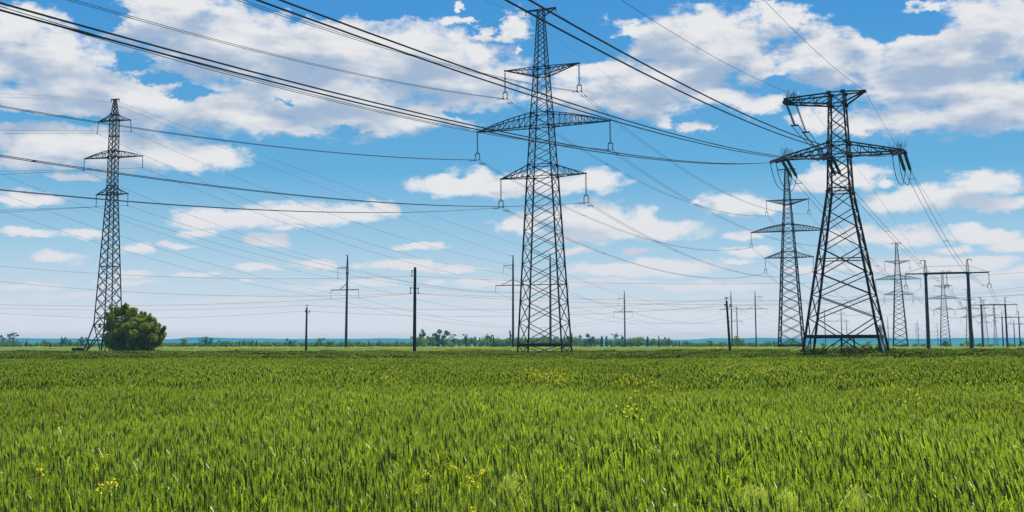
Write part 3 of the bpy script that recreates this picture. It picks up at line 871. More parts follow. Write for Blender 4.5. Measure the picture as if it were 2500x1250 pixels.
for i in range(0, 3):
    for k, s in (('gwL', (1620, 275)), ('gwR', (1640, 232))):
        bundle(span_between(world(AT[i], ATT_A[k]), world(AT[i + 1], ATT_A[k]), s if i == 0 else None, 5), 0, 0.014, f'thin earth wire from the top {"left" if k == "gwL" else "right"} of the {ORD[i]} to the {ORD[i+1]} three-armed tower', 'thin earth wires', 'earth_wire', False, n=4)

# line B
B_IN = {'L': [(0, 15), (600, 178), (1290, 338), (1500, 374)], 'C': [(667, 0), (1296, 229), (1490, 289), (1720, 351), (1885, 376)],
        'R': [(1262, 0), (1350, 46), (1802, 282), (1975, 346)]}
BN = {'L': 'left end', 'C': 'middle', 'R': 'right end'}
for k, sm in B_IN.items():
    P1 = world(TB, ATT_B[k + 'i']); b_, c_ = fit_span(P1, BACK, sm)
    bundle(span_from(P1, BACK, b_, c_, 150), 0.5, 0.027, f'thick pair of wires from upper left to the {BN[k]} of the two-armed tower arm', 'thick wire pairs of the two-armed tower', spacers=(0.1, 0.62))
for k, s in (('L', (2100, 610)), ('C', (2196, 596)), ('R', (2300, 575))):
    bundle(span_between(world(TB, ATT_B[k + 'o']), world(PT[0], ATT_P[k]), s), 0.5, 0.021, f'wire pair from the {BN[k]} of the two-armed tower arm down to the nearest portal', 'thick wire pairs of the two-armed tower', spacers=(0.03, 0.3, 0.6, 0.85))
for i in range(3):
    for k in 'LCR':
        bundle(span_between(world(PT[i], ATT_P[k]), world(PT[i + 1], ATT_P[k]), None, 3.0, 20), 0.45, 0.026, f'{BN[k]} wires between the {ORD[i]} and {ORD[i+1]} portal', 'wires between the portals', twin=(i == 0), n=4)
for k, sm in (('gwL', [(1508, 0), (1690, 105)]), ('gwR', [(1848, 0), (2000, 125)])):
    P1 = world(TB, ATT_B[k]); b_, c_ = fit_span(P1, BACK, sm, 0.0008)
    bundle(span_from(P1, BACK, b_, c_, 95, 20), 0, 0.014, f'thin earth wire from the top edge to the {"left" if k == "gwL" else "right"} top arm of the two-armed tower', 'thin earth wires', 'earth_wire', False)
for k, kp, s in (('gwL', 'gwL', (2000, 290)), ('gwR', 'gwR', (2150, 290))):
    bundle(span_between(world(TB, ATT_B[k]), world(PT[0], ATT_P[kp]), s), 0, 0.014, f'thin earth wire from the {"left" if k == "gwL" else "right"} top arm of the two-armed tower to the nearest portal', 'thin earth wires', 'earth_wire', False, n=4)

# line C: slim tower at the left
C_TO = {'upR': ('uR', (908, 557)), 'upL': ('uL', (880, 588)), 'miR': ('bR', (841, 594)), 'miL': ('bL', (768, 630)), 'loR': ('bC', (740, 633)), 'loL': ('bD', (720, 643))}
for k, (kd, s) in C_TO.items():
    bundle(span_between(world(TC, ATT_C[k]), world(DT[0], ATT_D[kd]), s), 0, 0.023, f'thin wire from the {NM[k]} insulator of the slim left tower down to the right', 'thin wires of the slim left tower', twin=False)
for k, kd, s in (('gwL', 'gwL', (600, 383)), ('gwR', 'gwR', (620, 372))):
    bundle(span_between(world(TC, ATT_C[k]), world(DT[0], ATT_D[kd]), s), 0, 0.02, f'faint earth wire, {"left" if k == "gwL" else "right"} top of the slim left tower to the right', 'thin earth wires', 'earth_wire', False)
UC = Vector((-1, 0.35, 0))
for k, sm in {'upL': [(0, 327), (120, 325)], 'upR': [(0, 317.5), (150, 319)], 'miL': [(0, 426), (100, 421)], 'miR': [(0, 418), (165, 415)], 'loL': [(0, 519), (120, 512)], 'loR': [(0, 513.5), (150, 508)],
              'gwL': [(0, 237), (150, 242)], 'gwR': [(0, 228), (150, 237)]}.items():
    P1 = world(TC, ATT_C[k]); b_, c_ = fit_span(P1, UC, sm)
    gwk = k.startswith('gw')
    bundle(span_from(P1, UC, b_, c_, 150, 24), 0, 0.014 if gwk else 0.026, f'thin wire running left from the {NM.get(k, "top left" if k == "gwL" else "top right")} of the slim left tower', 'thin wires of the slim left tower', twin=False)
for i in range(2):
    for k in ('uL', 'uR', 'bL', 'bC', 'bR'):
        bundle(span_between(world(DT[i], ATT_D[k]), world(DT[i + 1], ATT_D[k]), None, 7, 24), 0, 0.026, f'faint wire from the {dict(uL="upper left", uR="upper right", bL="beam left end", bC="beam middle", bR="beam right end")[k]} of the {"first" if i == 0 else "second"} braced portal', 'faint wires of the braced portals', twin=False, n=4)

# line E
for k, sm, nm in (('u', [(300, 538), (647, 643)], 'upper'), ('r', [(300, 578), (580, 662)], 'lower right'), ('l', [(300, 611), (552, 679)], 'lower left')):
    P1 = world(ET[0], ATT_E[k]); b_, c_ = fit_span(P1, BACK, sm)
    bundle(span_from(P1, BACK, b_, c_, 215), 0, 0.023, f'thin wire from the left edge to the {nm} arm of the tallest single pole', 'thin wires of the single poles', twin=False)
for i in range(2):
    for k, nm in (('u', 'upper'), ('r', 'lower right'), ('l', 'lower left')):
        bundle(span_between(world(ET[i], ATT_E[k]), world(ET[i + 1], ATT_E[k]), None, 7), 0, 0.026, f'faint wire between {nm} arms of the {ORD[i]} and {ORD[i+1]} single poles', 'thin wires of the single poles', twin=False, n=4)

# low line F and G
def level_wire(P1, side, sm, T, label, r=0.015):
    u = Vector((side, 0.30 * (1 if side > 0 else 0.3), 0)).normalized(); b_, c_ = fit_span(P1, u, sm)
    bundle(span_from(P1, u, b_, c_, T, 30), 0, r, label, 'nearly level low wires', 'low_wire', False, n=4)


PF = {k: world(TF, ATT_F[k]) for k in ATT_F}
level_wire(PF['t'], -1, [(815, 681), (440, 675), (300, 672)], 75, 'top wire running left from the plain dark pole')
level_wire(PF['l'], -1, [(846, 723), (580, 721), (300, 712)], 75, 'middle wire running left from the plain dark pole')
level_wire(PF['r'], -1, [(790, 731), (580, 741), (328, 746)], 75, 'lowest wire running left from the plain dark pole')
level_wire(PF['t'], 1, [(1250, 686), (1540, 691.5), (2000, 690)], 160, 'top wire running right from the plain dark pole')
level_wire(PF['l'], 1, [(1200, 728), (1400, 738), (1900, 742)], 160, 'middle wire running right from the plain dark pole')
level_wire(PF['r'], 1, [(1200, 722), (1500, 733), (1900, 735)], 160, 'lower wire running right from the plain dark pole')
PG = {k: world(TG, ATT_G[k]) for k in ATT_G}
level_wire(PG['l'], -1, [(580, 770), (384, 776)], 75, 'lower wire running left from the short pole', 0.013)
level_wire(PG['t'], -1, [(600, 752), (380, 757)], 75, 'upper wire running left from the short pole', 0.013)
ML = Matrix.Rotation(R(-2.7), 3, 'Y')
PG2 = {k: Vector(TG2.location) + ML @ ATT_G[k] for k in ATT_G}
for k, kk, s, lb in (('r', 'l', (1100, 772), 'lower'), ('t', 't', (1100, 756), 'upper')):
    bundle(span_between(PG[k], PG2[kk], s), 0, 0.014, f'{lb} wire between the short pole and the leaning pole', 'nearly level low wires', 'low_wire', False, n=4)
level_wire(PG2['r'], 1, [(2000, 742), (2400, 725)], 90, 'wire running right from the leaning pole', 0.013)
level_wire(PG2['t'], 1, [(2000, 733), (2400, 712)], 90, 'upper wire running right from the leaning pole', 0.013)

# ------------------------------------------------------------------ the wheat
WM = [leaf_mat('wheat_leaf', (0.22, 0.42, 0.012), (0.52, 0.70, 0.025), 0.64, 0.36, 0.6, 0.035, True, 0.16),
      leaf_mat('wheat_ear', (0.012, 0.05, 0.018), (0.04, 0.10, 0.03), 0.12, 0.5, 0.6, 0.03, True, 0.16),
      leaf_mat('wheat_awn', (0.26, 0.43, 0.025), (0.48, 0.62, 0.06), 0.62, 0.4, 0.6, 0.03, True, 0.16)]


def wheat_patch(name, size, count, seed, lod):
    rg = np.random.default_rng(seed); V = []; F = []; MI = []; nv = 0
    def put(vs, fs, mi):
        nonlocal nv
        V.extend(vs); F.extend([tuple(i + nv for i in f) for f in fs]); MI.extend([mi] * len(fs)); nv += len(vs)
    wx = {0: 1.0, 1: 1.9, 2: 4.2}[lod]
    for i in range(count):
        x, y = (rg.random(2) - 0.5) * size
        H = 0.66 + rg.normal(0, 0.05) + 0.04 * math.sin(x * 3 + seed) * math.cos(y * 2.3)
        lx = -0.045 + rg.normal(0, 0.035); ly = rg.normal(0, 0.03)
        p0 = np.array([x, y, 0.0]); pe = np.array([x + lx * 1.0, y + ly, H - 0.10]); d = np.array([lx * 1.6 + rg.normal(0, 0.03), ly * 1.5, 0.1 / 0.1 * 0.9]); d = d / np.linalg.norm(d)
        a = rg.random() * 3.14; u = np.array([math.cos(a), math.sin(a), 0]); q = np.array([-u[1], u[0], 0])
        # stem
        if lod < 2:
            ws = 0.0022 * wx; b0 = p0 + np.array([0, 0, 0.25])
            put([b0 - u * ws, b0 + u * ws, pe + u * ws * .8, pe - u * ws * .8], [(0, 1, 2, 3)], 0)
        # ear
        L = rg.uniform(0.11, 0.17); r = rg.uniform(0.0068, 0.0088) * wx * (1, 1.0, 1.15)[lod]
        if lod == 0:
            prof = ((0, .35), (.12, .85), (.3, 1.0), (.45, .8), (.6, .95), (.8, .7), (1, .15)); vs = []
            for t, k in prof:
                c = pe + d * L * t
                vs += [c + u * r * k, c + q * r * k * .8, c - u * r * k, c - q * r * k * .8]
            fs = [(j * 4 + k, j * 4 + (k + 1) % 4, j * 4 + 4 + (k + 1) % 4, j * 4 + 4 + k) for j in range(len(prof) - 1) for k in range(4)]
            put(vs, fs, 1)
        else:
            c0, c1, c2 = pe, pe + d * L * .5, pe + d * L * 1.05
            put([c0, c1 + u * r, c2, c1 - u * r, c1 + q * r, c1 - q * r], [(0, 1, 2, 3), (0, 4, 2, 5)], 1)
        # awns
        na = {0: 18, 1: 6, 2: 3}[lod]; wa = {0: 0.0016, 1: 0.0042, 2: 0.0125}[lod]
        for k in range(na):
            t = rg.uniform(0.0, 0.9); c = pe + d * L * t; an = rg.random() * 6.28
            o = np.array([math.cos(an), math.sin(an), 0]); e = c + d * rg.uniform(0.06, 0.10) + o * rg.uniform(0.006, 0.028)
            s = np.array([-o[1], o[0], 0]) * wa
            put([c - s, c + s, e], [(0, 1, 2)], 2)
        # blades
        nb = {0: 4, 1: 3, 2: 1}[lod]
        for k in range(nb):
            z = H * rg.uniform(0.4, 0.85); an = rg.random() * 6.28; o = np.array([math.cos(an), math.sin(an), 0])
            c = np.array([x + lx * z, y + ly * z, z]); Lb = rg.uniform(0.16, 0.28); wb = rg.uniform(0.0022, 0.0040) * wx
            s = np.array([-o[1], o[0], 0]) * wb; up = rg.uniform(0.75, 1.05)
            c1 = c + o * Lb * 0.22 + np.array([0, 0, Lb * up * .55]); c2 = c1 + o * Lb * 0.30 + np.array([0, 0, Lb * (up - .55) * .8]); c3 = c2 + o * Lb * .25 + np.array([0, 0, Lb * (up - 1.0) * .6])
            zt = H + 0.02
            for cc in (c1, c2, c3): cc[2] = min(cc[2], zt)
            if lod == 0: put([c - s * .6, c + s * .6, c1 + s, c1 - s, c2 + s * .7, c2 - s * .7, c3], [(0, 1, 2, 3), (3, 2, 4, 5), (5, 4, 6)], 0)
            else: put([c - s * .6, c + s * .6, c1 + s, c1 - s, c2], [(0, 1, 2, 3), (3, 2, 4)], 0)
    me = bpy.data.meshes.new(name); me.from_pydata([tuple(v) for v in V], [], F)
    for m in WM: me.materials.append(m)
    me.polygons.foreach_set('material_index', MI)
    return bpy.data.objects.new(name, me)


def scatter(name, label, protos, pts, rots, scl, idx, tilt=None):
    """ONE object of kind stuff whose geometry nodes place the small prototypes"""
    coll = bpy.data.collections.new(name + '_sources')
    for p in protos: coll.objects.link(p)
    me = bpy.data.meshes.new(name); n = len(pts)
    me.vertices.add(n); me.vertices.foreach_set('co', np.asarray(pts, dtype=np.float32).ravel())
    for nm, typ, dat in (('rot', 'FLOAT', rots), ('scl', 'FLOAT', scl), ('pick', 'INT', idx), ('tilt', 'FLOAT', tilt if tilt is not None else [0.0] * n)):
        at_ = me.attributes.new(nm, typ, 'POINT'); at_.data.foreach_set('value', np.asarray(dat, dtype=np.int32 if typ == 'INT' else np.float32))
    o = bpy.data.objects.new(name, me); COL.objects.link(o)
    tr = bpy.data.node_groups.new(name + '_nodes', 'GeometryNodeTree')
    tr.interface.new_socket('Geometry', in_out='INPUT', socket_type='NodeSocketGeometry'); tr.interface.new_socket('Geometry', in_out='OUTPUT', socket_type='NodeSocketGeometry')
    b = NB(tr); gi = b.n('NodeGroupInput'); go = b.n('NodeGroupOutput')
    ci = b.n('GeometryNodeCollectionInfo'); ci.inputs['Collection'].default_value = coll
    ci.inputs['Separate Children'].default_value = True; ci.inputs['Reset Children'].default_value = True
    iop = b.n('GeometryNodeInstanceOnPoints'); iop.inputs['Pick Instance'].default_value = True
    def att(nm, dt):
        a = b.n('GeometryNodeInputNamedAttribute'); a.data_type = dt; a.inputs['Name'].default_value = nm; return a.outputs[0]
    cx = b.n('ShaderNodeCombineXYZ'); b.link(att('rot', 'FLOAT'), cx.inputs[2]); b.link(att('tilt', 'FLOAT'), cx.inputs[1])
    e2r = b.n('FunctionNodeEulerToRotation'); b.link(cx.outputs[0], e2r.inputs[0])
    b.link(gi.outputs[0], iop.inputs['Points']); b.link(ci.outputs[0], iop.inputs['Instance']); b.link(att('pick', 'INT'), iop.inputs['Instance Index'])
    b.link(e2r.outputs[0], iop.inputs['Rotation']); b.link(att('scl', 'FLOAT'), iop.inputs['Scale']); b.link(iop.outputs[0], go.inputs[0])
    md = o.modifiers.new('scatter', 'NODES'); md.node_group = tr
    return tag(o, label, None, kind='stuff')


HAS = 0.44                                             # half width of the view per metre, with a margin


def band(y0, y1, step, seed, margin=3.0, clear=()):
    rg = np.random.default_rng(seed); pts = []
    y = y0
    while y < y1:
        hw = (y + step) * HAS + margin; n = int(math.ceil(hw / step)); off = rg.uniform(-.5, .5) * step
        for i in range(-n, n + 1):
            x = i * step + off
            if any((x - cx) ** 2 + (y - cy) ** 2 < r * r for cx, cy, r in clear): continue
            pts.append((x + rg.normal(0, step * .04), y + step / 2 + rg.normal(0, step * .04), 0.0))
        y += step
    return pts


CLR = [(TB.location.x - 1.5, TB.location.y + 1.5, 6.5)]
near = [wheat_patch('wheat_near', 1.12, 270, s, 0) for s in range(7)]
midp = [wheat_patch('wheat_mid', 2.1, 800, 20 + s, 1) for s in range(5)]
farp = [wheat_patch('wheat_far', 5.3, 1500, 40 + s, 2) for s in range(4)]
for nm, lab, pr, y0, y1, st, sd in (('wheat', 'awned green wheat in the foreground', near, 3.6, 27, 1.0, 1), ('wheat', 'awned green wheat in the middle of the field', midp, 27, 83, 2.0, 2), ('wheat', 'green wheat far out in the field', farp, 83, 204, 5.0, 3)):
    P_ = band(y0, y1, st, sd, 2.5 + st, CLR); n = len(P_); rg = np.random.default_rng(sd + 9)
    # keep the wind lean: only small turns and mirror-free
    xs = np.array([p[0] for p in P_]); ys = np.array([p[1] for p in P_])
    hs = 1.0 + 0.05 * np.sin(xs * 0.35 + ys * 0.11) + 0.04 * np.sin(ys * 0.7 + xs * 0.05) + rg.normal(0, 0.015, n)
    scatter(nm, lab, pr, P_, rg.normal(0, 0.4, n), hs, rg.integers(0, len(pr), n), -0.16 * np.clip(xs / (0.4 * ys + 1), -0.25, 1.0) - 0.02 + rg.normal(0, 0.03, n))


def plant_obj(name, parts, mats, parent=None):
    pass


# ------------------------------------------------------------------ leaves and crowns
def leaf_cloud(name, n, blobs, size, mat, parent=None, seed=0, flat=0.0, shell=0.55, elong=1.5):
    """many small leaf faces spread in clumps through a crown; blobs = (centre, radii, weight)"""
    rg = np.random.default_rng(seed); wts = np.array([b[2] for b in blobs], float); wts /= wts.sum()
    pick = rg.choice(len(blobs), n, p=wts)
    C = np.array([b[0] for b in blobs], float)[pick]; Rr = np.array([b[1] for b in blobs], float)[pick]
    d = rg.normal(size=(n, 3)); d /= np.linalg.norm(d, axis=1)[:, None]
    rad = shell + (1 - shell) * rg.random(n) ** 0.6; rad = np.where(rg.random(n) < 0.12, rg.random(n), rad)
    p = C + d * Rr * rad[:, None]
    nn = rg.normal(size=(n, 3)) + d * 0.5 + np.array([0, 0, flat]); nn /= np.linalg.norm(nn, axis=1)[:, None]
    t = np.cross(nn, rg.normal(size=(n, 3))); t /= np.linalg.norm(t, axis=1)[:, None]; s = np.cross(nn, t)
    sz = size * rg.uniform(0.6, 1.3, n)[:, None]
    a = p - t * sz * elong / 2; c = p + t * sz * elong / 2; b_ = p + s * sz / 2 + nn * sz * .12; e = p - s * sz / 2 + nn * sz * .12
    V = np.stack([a, b_, c, e], 1).reshape(-1, 3).astype(np.float32)
    me = bpy.data.meshes.new(name); me.vertices.add(n * 4); me.vertices.foreach_set('co', V.ravel())
    me.loops.add(n * 4); me.loops.foreach_set('vertex_index', np.arange(n * 4, dtype=np.int32))
    me.polygons.add(n); me.polygons.foreach_set('loop_start', np.arange(0, n * 4, 4, dtype=np.int32)); me.polygons.foreach_set('loop_total', np.full(n, 4, dtype=np.int32))
    me.update(calc_edges=True); me.materials.append(mat)
    o = bpy.data.objects.new(name, me); COL.objects.link(o)
    if parent: o.parent = parent
    return o


LM = dict(bush=leaf_mat('bush_leaf', (0.10, 0.165, 0.01), (0.36, 0.41, 0.02), 0.55, 0.4, 0.9, 0.03, False),
          hedge=leaf_mat('hedge_leaf', (0.08, 0.16, 0.02), (0.24, 0.34, 0.04), 0.4, 0.6, 0.05, 0.0),
          dark=leaf_mat('dark_leaf', (0.05, 0.09, 0.015), (0.11, 0.17, 0.03), 0.3, 0.6, 0.05, 0.0),
          weed=leaf_mat('weed_leaf', (0.04, 0.07, 0.012), (0.12, 0.16, 0.025), 0.4, 0.5, 0.8, 0.02, False),
          dry=leaf_mat('pale_panicle', (0.42, 0.56, 0.07), (0.7, 0.78, 0.16), 0.5, 0.5, 2.0, 0.05, False))

# big round bush beside the slim tower
BY = 196.0
bc = at(328, 850, BY); k = BY / FPX
bush = thing('round_bush', 'big round bush with yellow-green top beside the slim lattice tower', 'bush', (bc.x, bc.y, 0.0))
rb = random.Random(11); blobs = []
PROF = [(262, 800), (270, 775), (285, 762), (305, 756), (325, 764), (345, 775), (362, 785), (378, 800), (390, 812), (385, 830), (370, 842), (350, 850), (300, 852), (275, 845), (265, 825)]


def bw(px, py): q = at(px, py, BY); return (q.x - bc.x, q.z)


for px, py in PROF:
    x, z = bw(px, py)
    for _ in range(2): blobs.append(((x * .93 + rb.uniform(-.3, .3), rb.uniform(-1.2, 1.2), z + rb.uniform(-.3, .2)), (0.85, 0.85, 0.75), 0.9))
for _ in range(46):
    a = rb.uniform(0, 6.28); e = rb.uniform(-0.1, 1.3)
    blobs.append(((0.3 + 3.4 * math.cos(a) * math.cos(e), 3.4 * math.sin(a) * math.cos(e), 2.2 + 3.3 * math.sin(e)), (1.0, 1.0, 0.8), 1.1))
blobs.append(((0, 0, 2.7), (3.9, 3.1, 2.9), 16)); blobs.append(((-1.5, 0, 4.3), (2.6, 2.2, 2.2), 9))
for px, py in ((303, 750), (309, 751), (328, 756), (345, 765), (352, 768), (396, 803), (401, 800), (398, 818), (375, 782), (389, 795), (292, 757), (268, 770), (262, 835)):
    x, z = bw(px, py); blobs.append(((x, rb.uniform(-.5, .5), z), (0.28, 0.3, 0.38), 0.22))
for px, py in PROF[:11]:
    for _ in range(5):
        x, z = bw(px + rb.uniform(-9, 9), py + rb.uniform(-9, 5)); f_ = rb.uniform(1.0, 1.12); blobs.append(((x * f_, rb.uniform(-1, 1), z + rb.uniform(-.1, .5)), (0.22, 0.24, 0.4), 0.16))
leaf_cloud('crown', 46000, blobs, 0.18, LM['bush'], bush, 4, 0.3, 0.6, 1.7)
tk = MB()
for i in range(9):
    a = rb.uniform(0, 6.28); r = rb.uniform(1.2, 2.8); top = Vector((math.cos(a) * r, math.sin(a) * r, rb.uniform(3.5, 5.6)))
    tk.tube([(0.1 * math.cos(a), 0.1 * math.sin(a), 0), top * 0.4 + Vector((0, 0, 0.3)), top], [0.14, 0.09, 0.03], 6)
tk.build('trunk', M['bark'], bush)


def shrub(px, wpx, hpx, Y, label, name='shrub', mat='weed', n=1500, base=0.0, seed=1, leaf=0.14, cat='shrub', group=None):
    c = at(px, 850, Y); kk = Y / FPX; W2, H2 = wpx * kk / 2, hpx * kk
    t = thing(name, label, cat, (c.x, c.y, base), 0, group); rr = random.Random(seed); bl = []
    for _ in range(12):
        a = rr.uniform(0, 6.28); q = rr.random() ** .5
        bl.append(((W2 * .8 * q * math.cos(a), W2 * .5 * q * math.sin(a), H2 * rr.uniform(.35, .8)), (W2 * .35, W2 * .35, H2 * .28), 1))
    leaf_cloud('crown', n, bl, leaf, LM[mat], t, seed); m_ = MB()
    for _ in range(5):
        a = rr.uniform(0, 6.28); m_.tube([(0, 0, 0), (W2 * .5 * math.cos(a), W2 * .4 * math.sin(a), H2 * .75)], [0.03 + .004 * H2, 0.012], 5)
    m_.build('stem', M['bark'], t); return t


shrub(190, 30, 9, 200, 'low dark shrub left of the slim tower foot', 'low_shrub', 'weed', 1200, 0.7, 3, 0.13)
SH = [(1992, 60, 20, 104.5), (2018, 50, 18, 107), (2052, 44, 18, 109), (2086, 60, 22, 104.5), (2112, 52, 22, 107), (2140, 46, 22, 103.5), (2170, 40, 20, 108), (2190, 46, 16, 105.0), (1972, 40, 14, 107.5)]
WH = ['at the left foot', 'right of the left foot', 'left of the middle props', 'right of the middle props', 'half way to the right feet', 'at the inner right foot', 'at the outer right foot', 'just outside the right foot', 'just outside the left foot']
for i, (px, w_, h_, Y) in enumerate(SH):
    shrub(px, w_, h_ + 24, Y, f'low leafy weed clump {WH[i]} of the two-armed tower', 'weed_clump', 'weed', 900, 0.0, 30 + i, 0.09, 'weed', 'weeds at the foot of the two-armed tower')

# small wooden marker post
mpost = at(122.5, 850, 300); mb = MB(); mb.tube([(0, 0, 0), (0.02, 0, 1.25)], [0.22, 0.2], 8); mb.box((0.02, 0, 1.3), (0.5, 0.4, 0.12))
o = mb.build('marker_post', M['wood'], None, (mpost.x, mpost.y, GZ)); tag(o, 'short dark marker post in the meadow left of the slim tower', 'post')

# ------------------------------------------------------------------ row of trees on the horizon
def proto_tree(kind, seed):
    t = thing(kind, '', 'tree', (0, -500, -50)); rr = random.Random(seed); bl = []; m_ = MB()
    if kind == 'round_tree':
        for _ in range(14):
            a = rr.uniform(0, 6.28); q = rr.random() ** .5 * .38; bl.append(((q * math.cos(a), q * math.sin(a), rr.uniform(.18, .85)), (.17, .17, .15), 1))
        m_.tube([(0, 0, 0), (0.02, 0, .35), (0.0, 0, .7)], [.03, .024, .01], 6)
        for _ in range(4): a = rr.uniform(0, 6.28); m_.tube([(0, 0, .28), (.25 * math.cos(a), .25 * math.sin(a), .62)], [.016, .006], 5)
        n, mt = 620, 'hedge'
    elif kind == 'slender_tree':
        for i in range(10): z = .12 + .83 * i / 9; bl.append(((rr.uniform(-.06, .06), rr.uniform(-.06, .06), z), (.17 * (1.15 - z), .17 * (1.15 - z), .09), 1))
        m_.tube([(0, 0, 0), (0.01, 0, .9)], [.02, .006], 6); n, mt = 380, 'dark'
    elif kind == 'ragged_tree':
        m_.tube([(0, 0, 0), (.03, 0, .4), (-.02, 0, .75)], [.03, .022, .008], 6)
        for _ in range(9):
            a = rr.uniform(0, 6.28); r = rr.uniform(.15, .38); z = rr.uniform(.25, .92); e = Vector((r * math.cos(a), r * math.sin(a), z))
            m_.tube([(0, 0, z * .55), e * .6 + Vector((0, 0, .12)), e], [.012, .008, .003], 5); bl.append((e, (.14, .14, .12), 1))
        n, mt = 420, 'dark'
    elif kind == 'bare_tree':
        m_.tube([(0, 0, 0), (.02, 0, .5), (0, 0, .95)], [.025, .018, .006], 6)
        for _ in range(12):
            a = rr.uniform(0, 6.28); z = rr.uniform(.4, .85); r = rr.uniform(.12, .32); e = Vector((r * math.cos(a), r * math.sin(a), z + rr.uniform(.05, .18)))
            m_.tube([(0, 0, z * .9), e], [.01, .004], 4); bl.append((e, (.1, .1, .03), 1))
        n, mt = 110, 'dark'
    else:
        for _ in range(10): a = rr.uniform(0, 6.28); q = rr.random() ** .5 * .6; bl.append(((q * math.cos(a), q * math.sin(a), rr.uniform(.12, .72)), (.25, .25, .25), 1))
        m_.tube([(0, 0, 0), (0, 0, .6)], [.03, .01], 5)
        for _ in range(3): a = rr.uniform(0, 6.28); m_.tube([(0, 0, .1), (.4 * math.cos(a), .4 * math.sin(a), .6)], [.02, .006], 4)
        n, mt = 520, 'hedge'
    leaf_cloud('crown', n, bl, .075 if kind != 'hedge_bush' else .1, LM[mt], t, seed, 0.2, 0.3)
    m_.build('trunk', M['bark'], t)
    return t


KW = dict(round_tree='round-crowned tree', slender_tree='slender upright tree', ragged_tree='ragged dark tree', bare_tree='thin nearly bare tree', hedge_bush='low rounded bush')
PROT = {}
for kd in KW:
    PROT[kd] = [proto_tree(kd, 100 + i * 7 + len(kd)) for i in range(3)]
TREES = []  # px, height px, width factor, kind, distance
rt = random.Random(77)
NAMED = [(32, 36, 1.1, 'bare_tree'), (-2, 26, 1, 'ragged_tree'), (12, 16, 1, 'hedge_bush'), (30, 17, 1.2, 'hedge_bush'), (64, 14, 1, 'slender_tree'), (110, 16, 1.4, 'round_tree'), (150, 20, 1, 'slender_tree'), (160, 22, .8, 'ragged_tree'), (171, 15, 1, 'slender_tree'),
         (188, 12, 1.2, 'round_tree'), (204, 22, 1.1, 'ragged_tree'), (427, 9, 1, 'hedge_bush'), (447, 18, 1.1, 'round_tree'), (490, 22, 1, 'bare_tree'), (508, 24, 1.2, 'ragged_tree'), (531, 14, 1.1, 'ragged_tree'), (550, 14, 1, 'hedge_bush'), (585, 12, 1, 'slender_tree'),
         (597, 16, 1, 'round_tree'), (613, 15, 1, 'round_tree'), (626, 13, 1, 'slender_tree'), (653, 11, 1.2, 'round_tree'), (705, 18, 1, 'ragged_tree'), (720, 14, 1, 'bare_tree'), (783, 20, 1.1, 'round_tree'), (772, 13, 1, 'hedge_bush'), (808, 14, 1.5, 'round_tree'), (834, 12, 1, 'hedge_bush'), (857, 14, 1.4, 'hedge_bush'),
         (875, 13, 1, 'round_tree'), (888, 11, 1, 'hedge_bush'), (900, 12, 1, 'slender_tree'), (925, 13, .9, 'slender_tree'), (948, 10, 1, 'hedge_bush'), (968, 13, .8, 'slender_tree'), (1035, 42, .62, 'ragged_tree'), (1080, 40, 1.15, 'ragged_tree'), (1056, 26, 1, 'bare_tree'), (1106, 30, .8, 'bare_tree'), (1136, 30, .7, 'bare_tree'),
         (1195, 28, 1, 'bare_tree'), (1205, 22, .8, 'slender_tree'), (1246, 36, .75, 'slender_tree'), (1340, 24, 1.6, 'round_tree'), (1385, 26, .7, 'ragged_tree'), (1396, 30, .5, 'slender_tree'), (1418, 30, .6, 'bare_tree'), (1441, 30, 1, 'ragged_tree'), (1503, 30, .8, 'bare_tree'), (1518, 26, .5, 'slender_tree'), (1609, 24, .5, 'slender_tree'), (1624, 22, .9, 'ragged_tree'), (1635, 20, .8, 'round_tree'),
         (1733, 14, 1.3, 'round_tree'), (1802, 26, 1.2, 'round_tree'), (1875, 13, 1.2, 'round_tree'), (1893, 12, 1, 'ragged_tree'), (1935, 16, 1, 'round_tree'), (1760, 10, 1, 'hedge_bush'), (2122, 11, 1.2, 'round_tree'), (2308, 14, 1.5, 'round_tree'), (2364, 14, 1.3, 'round_tree'), (2350, 8, 1, 'hedge_bush'), (2496, 15, 1.2, 'round_tree'), (2464, 8, 1, 'hedge_bush'), (2235, 7, 1, 'hedge_bush')]
for px, h_, wf, kd in NAMED: TREES.append((px, h_, wf, kd, rt.uniform(720, 860) if px != 1802 else 640))
x = 1018
while x < 1690:                                        # the close hedge
    TREES.append((x, rt.uniform(15, 24) * (1 if x < 1640 else .6), rt.uniform(1.0, 1.5), rt.choice(['hedge_bush', 'round_tree', 'hedge_bush', 'round_tree', 'slender_tree']), rt.uniform(740, 860))); x += rt.uniform(6, 12)
for a, b, st, lo, hi in ((0, 1018, 9, 6, 11), (1690, 1960, 9, 6, 11), (1960, 2500, 42, 4, 8)):
    x = a
    while x < b:
        TREES.append((x, rt.uniform(lo, hi), rt.uniform(1.1, 1.8), rt.choice(['hedge_bush', 'hedge_bush', 'round_tree']), rt.uniform(780, 900))); x += rt.uniform(.5, 1.5) * st
LMK = [(-50, 'left photo edge'), (122, 'little marker post'), (262, 'slim left tower'), (400, 'big round bush'), (747, 'short pole'), (845, 'tallest single pole'), (1010, 'plain dark pole'), (1253, 'left portal post'), (1330, 'central tower'), (1526, 'middle single pole'),
       (1780, 'leaning pole'), (1845, 'far portal post'), (1930, 'second lattice tower'), (2066, 'big two-armed tower'), (2199, 'third lattice tower'), (2270, 'nearest portal left post'), (2368, 'nearest portal right post'), (2459, 'second portal right post')]
TREES.sort(); cnt = {}
ORDN = ['first', 'second', 'third', 'fourth', 'fifth', 'sixth', 'seventh', 'eighth', 'ninth', 'tenth', 'eleventh', 'twelfth', 'thirteenth', 'fourteenth', 'fifteenth', 'sixteenth', 'seventeenth', 'eighteenth', 'nineteenth', 'twentieth'] + ['%dth' % i for i in range(21, 60)]
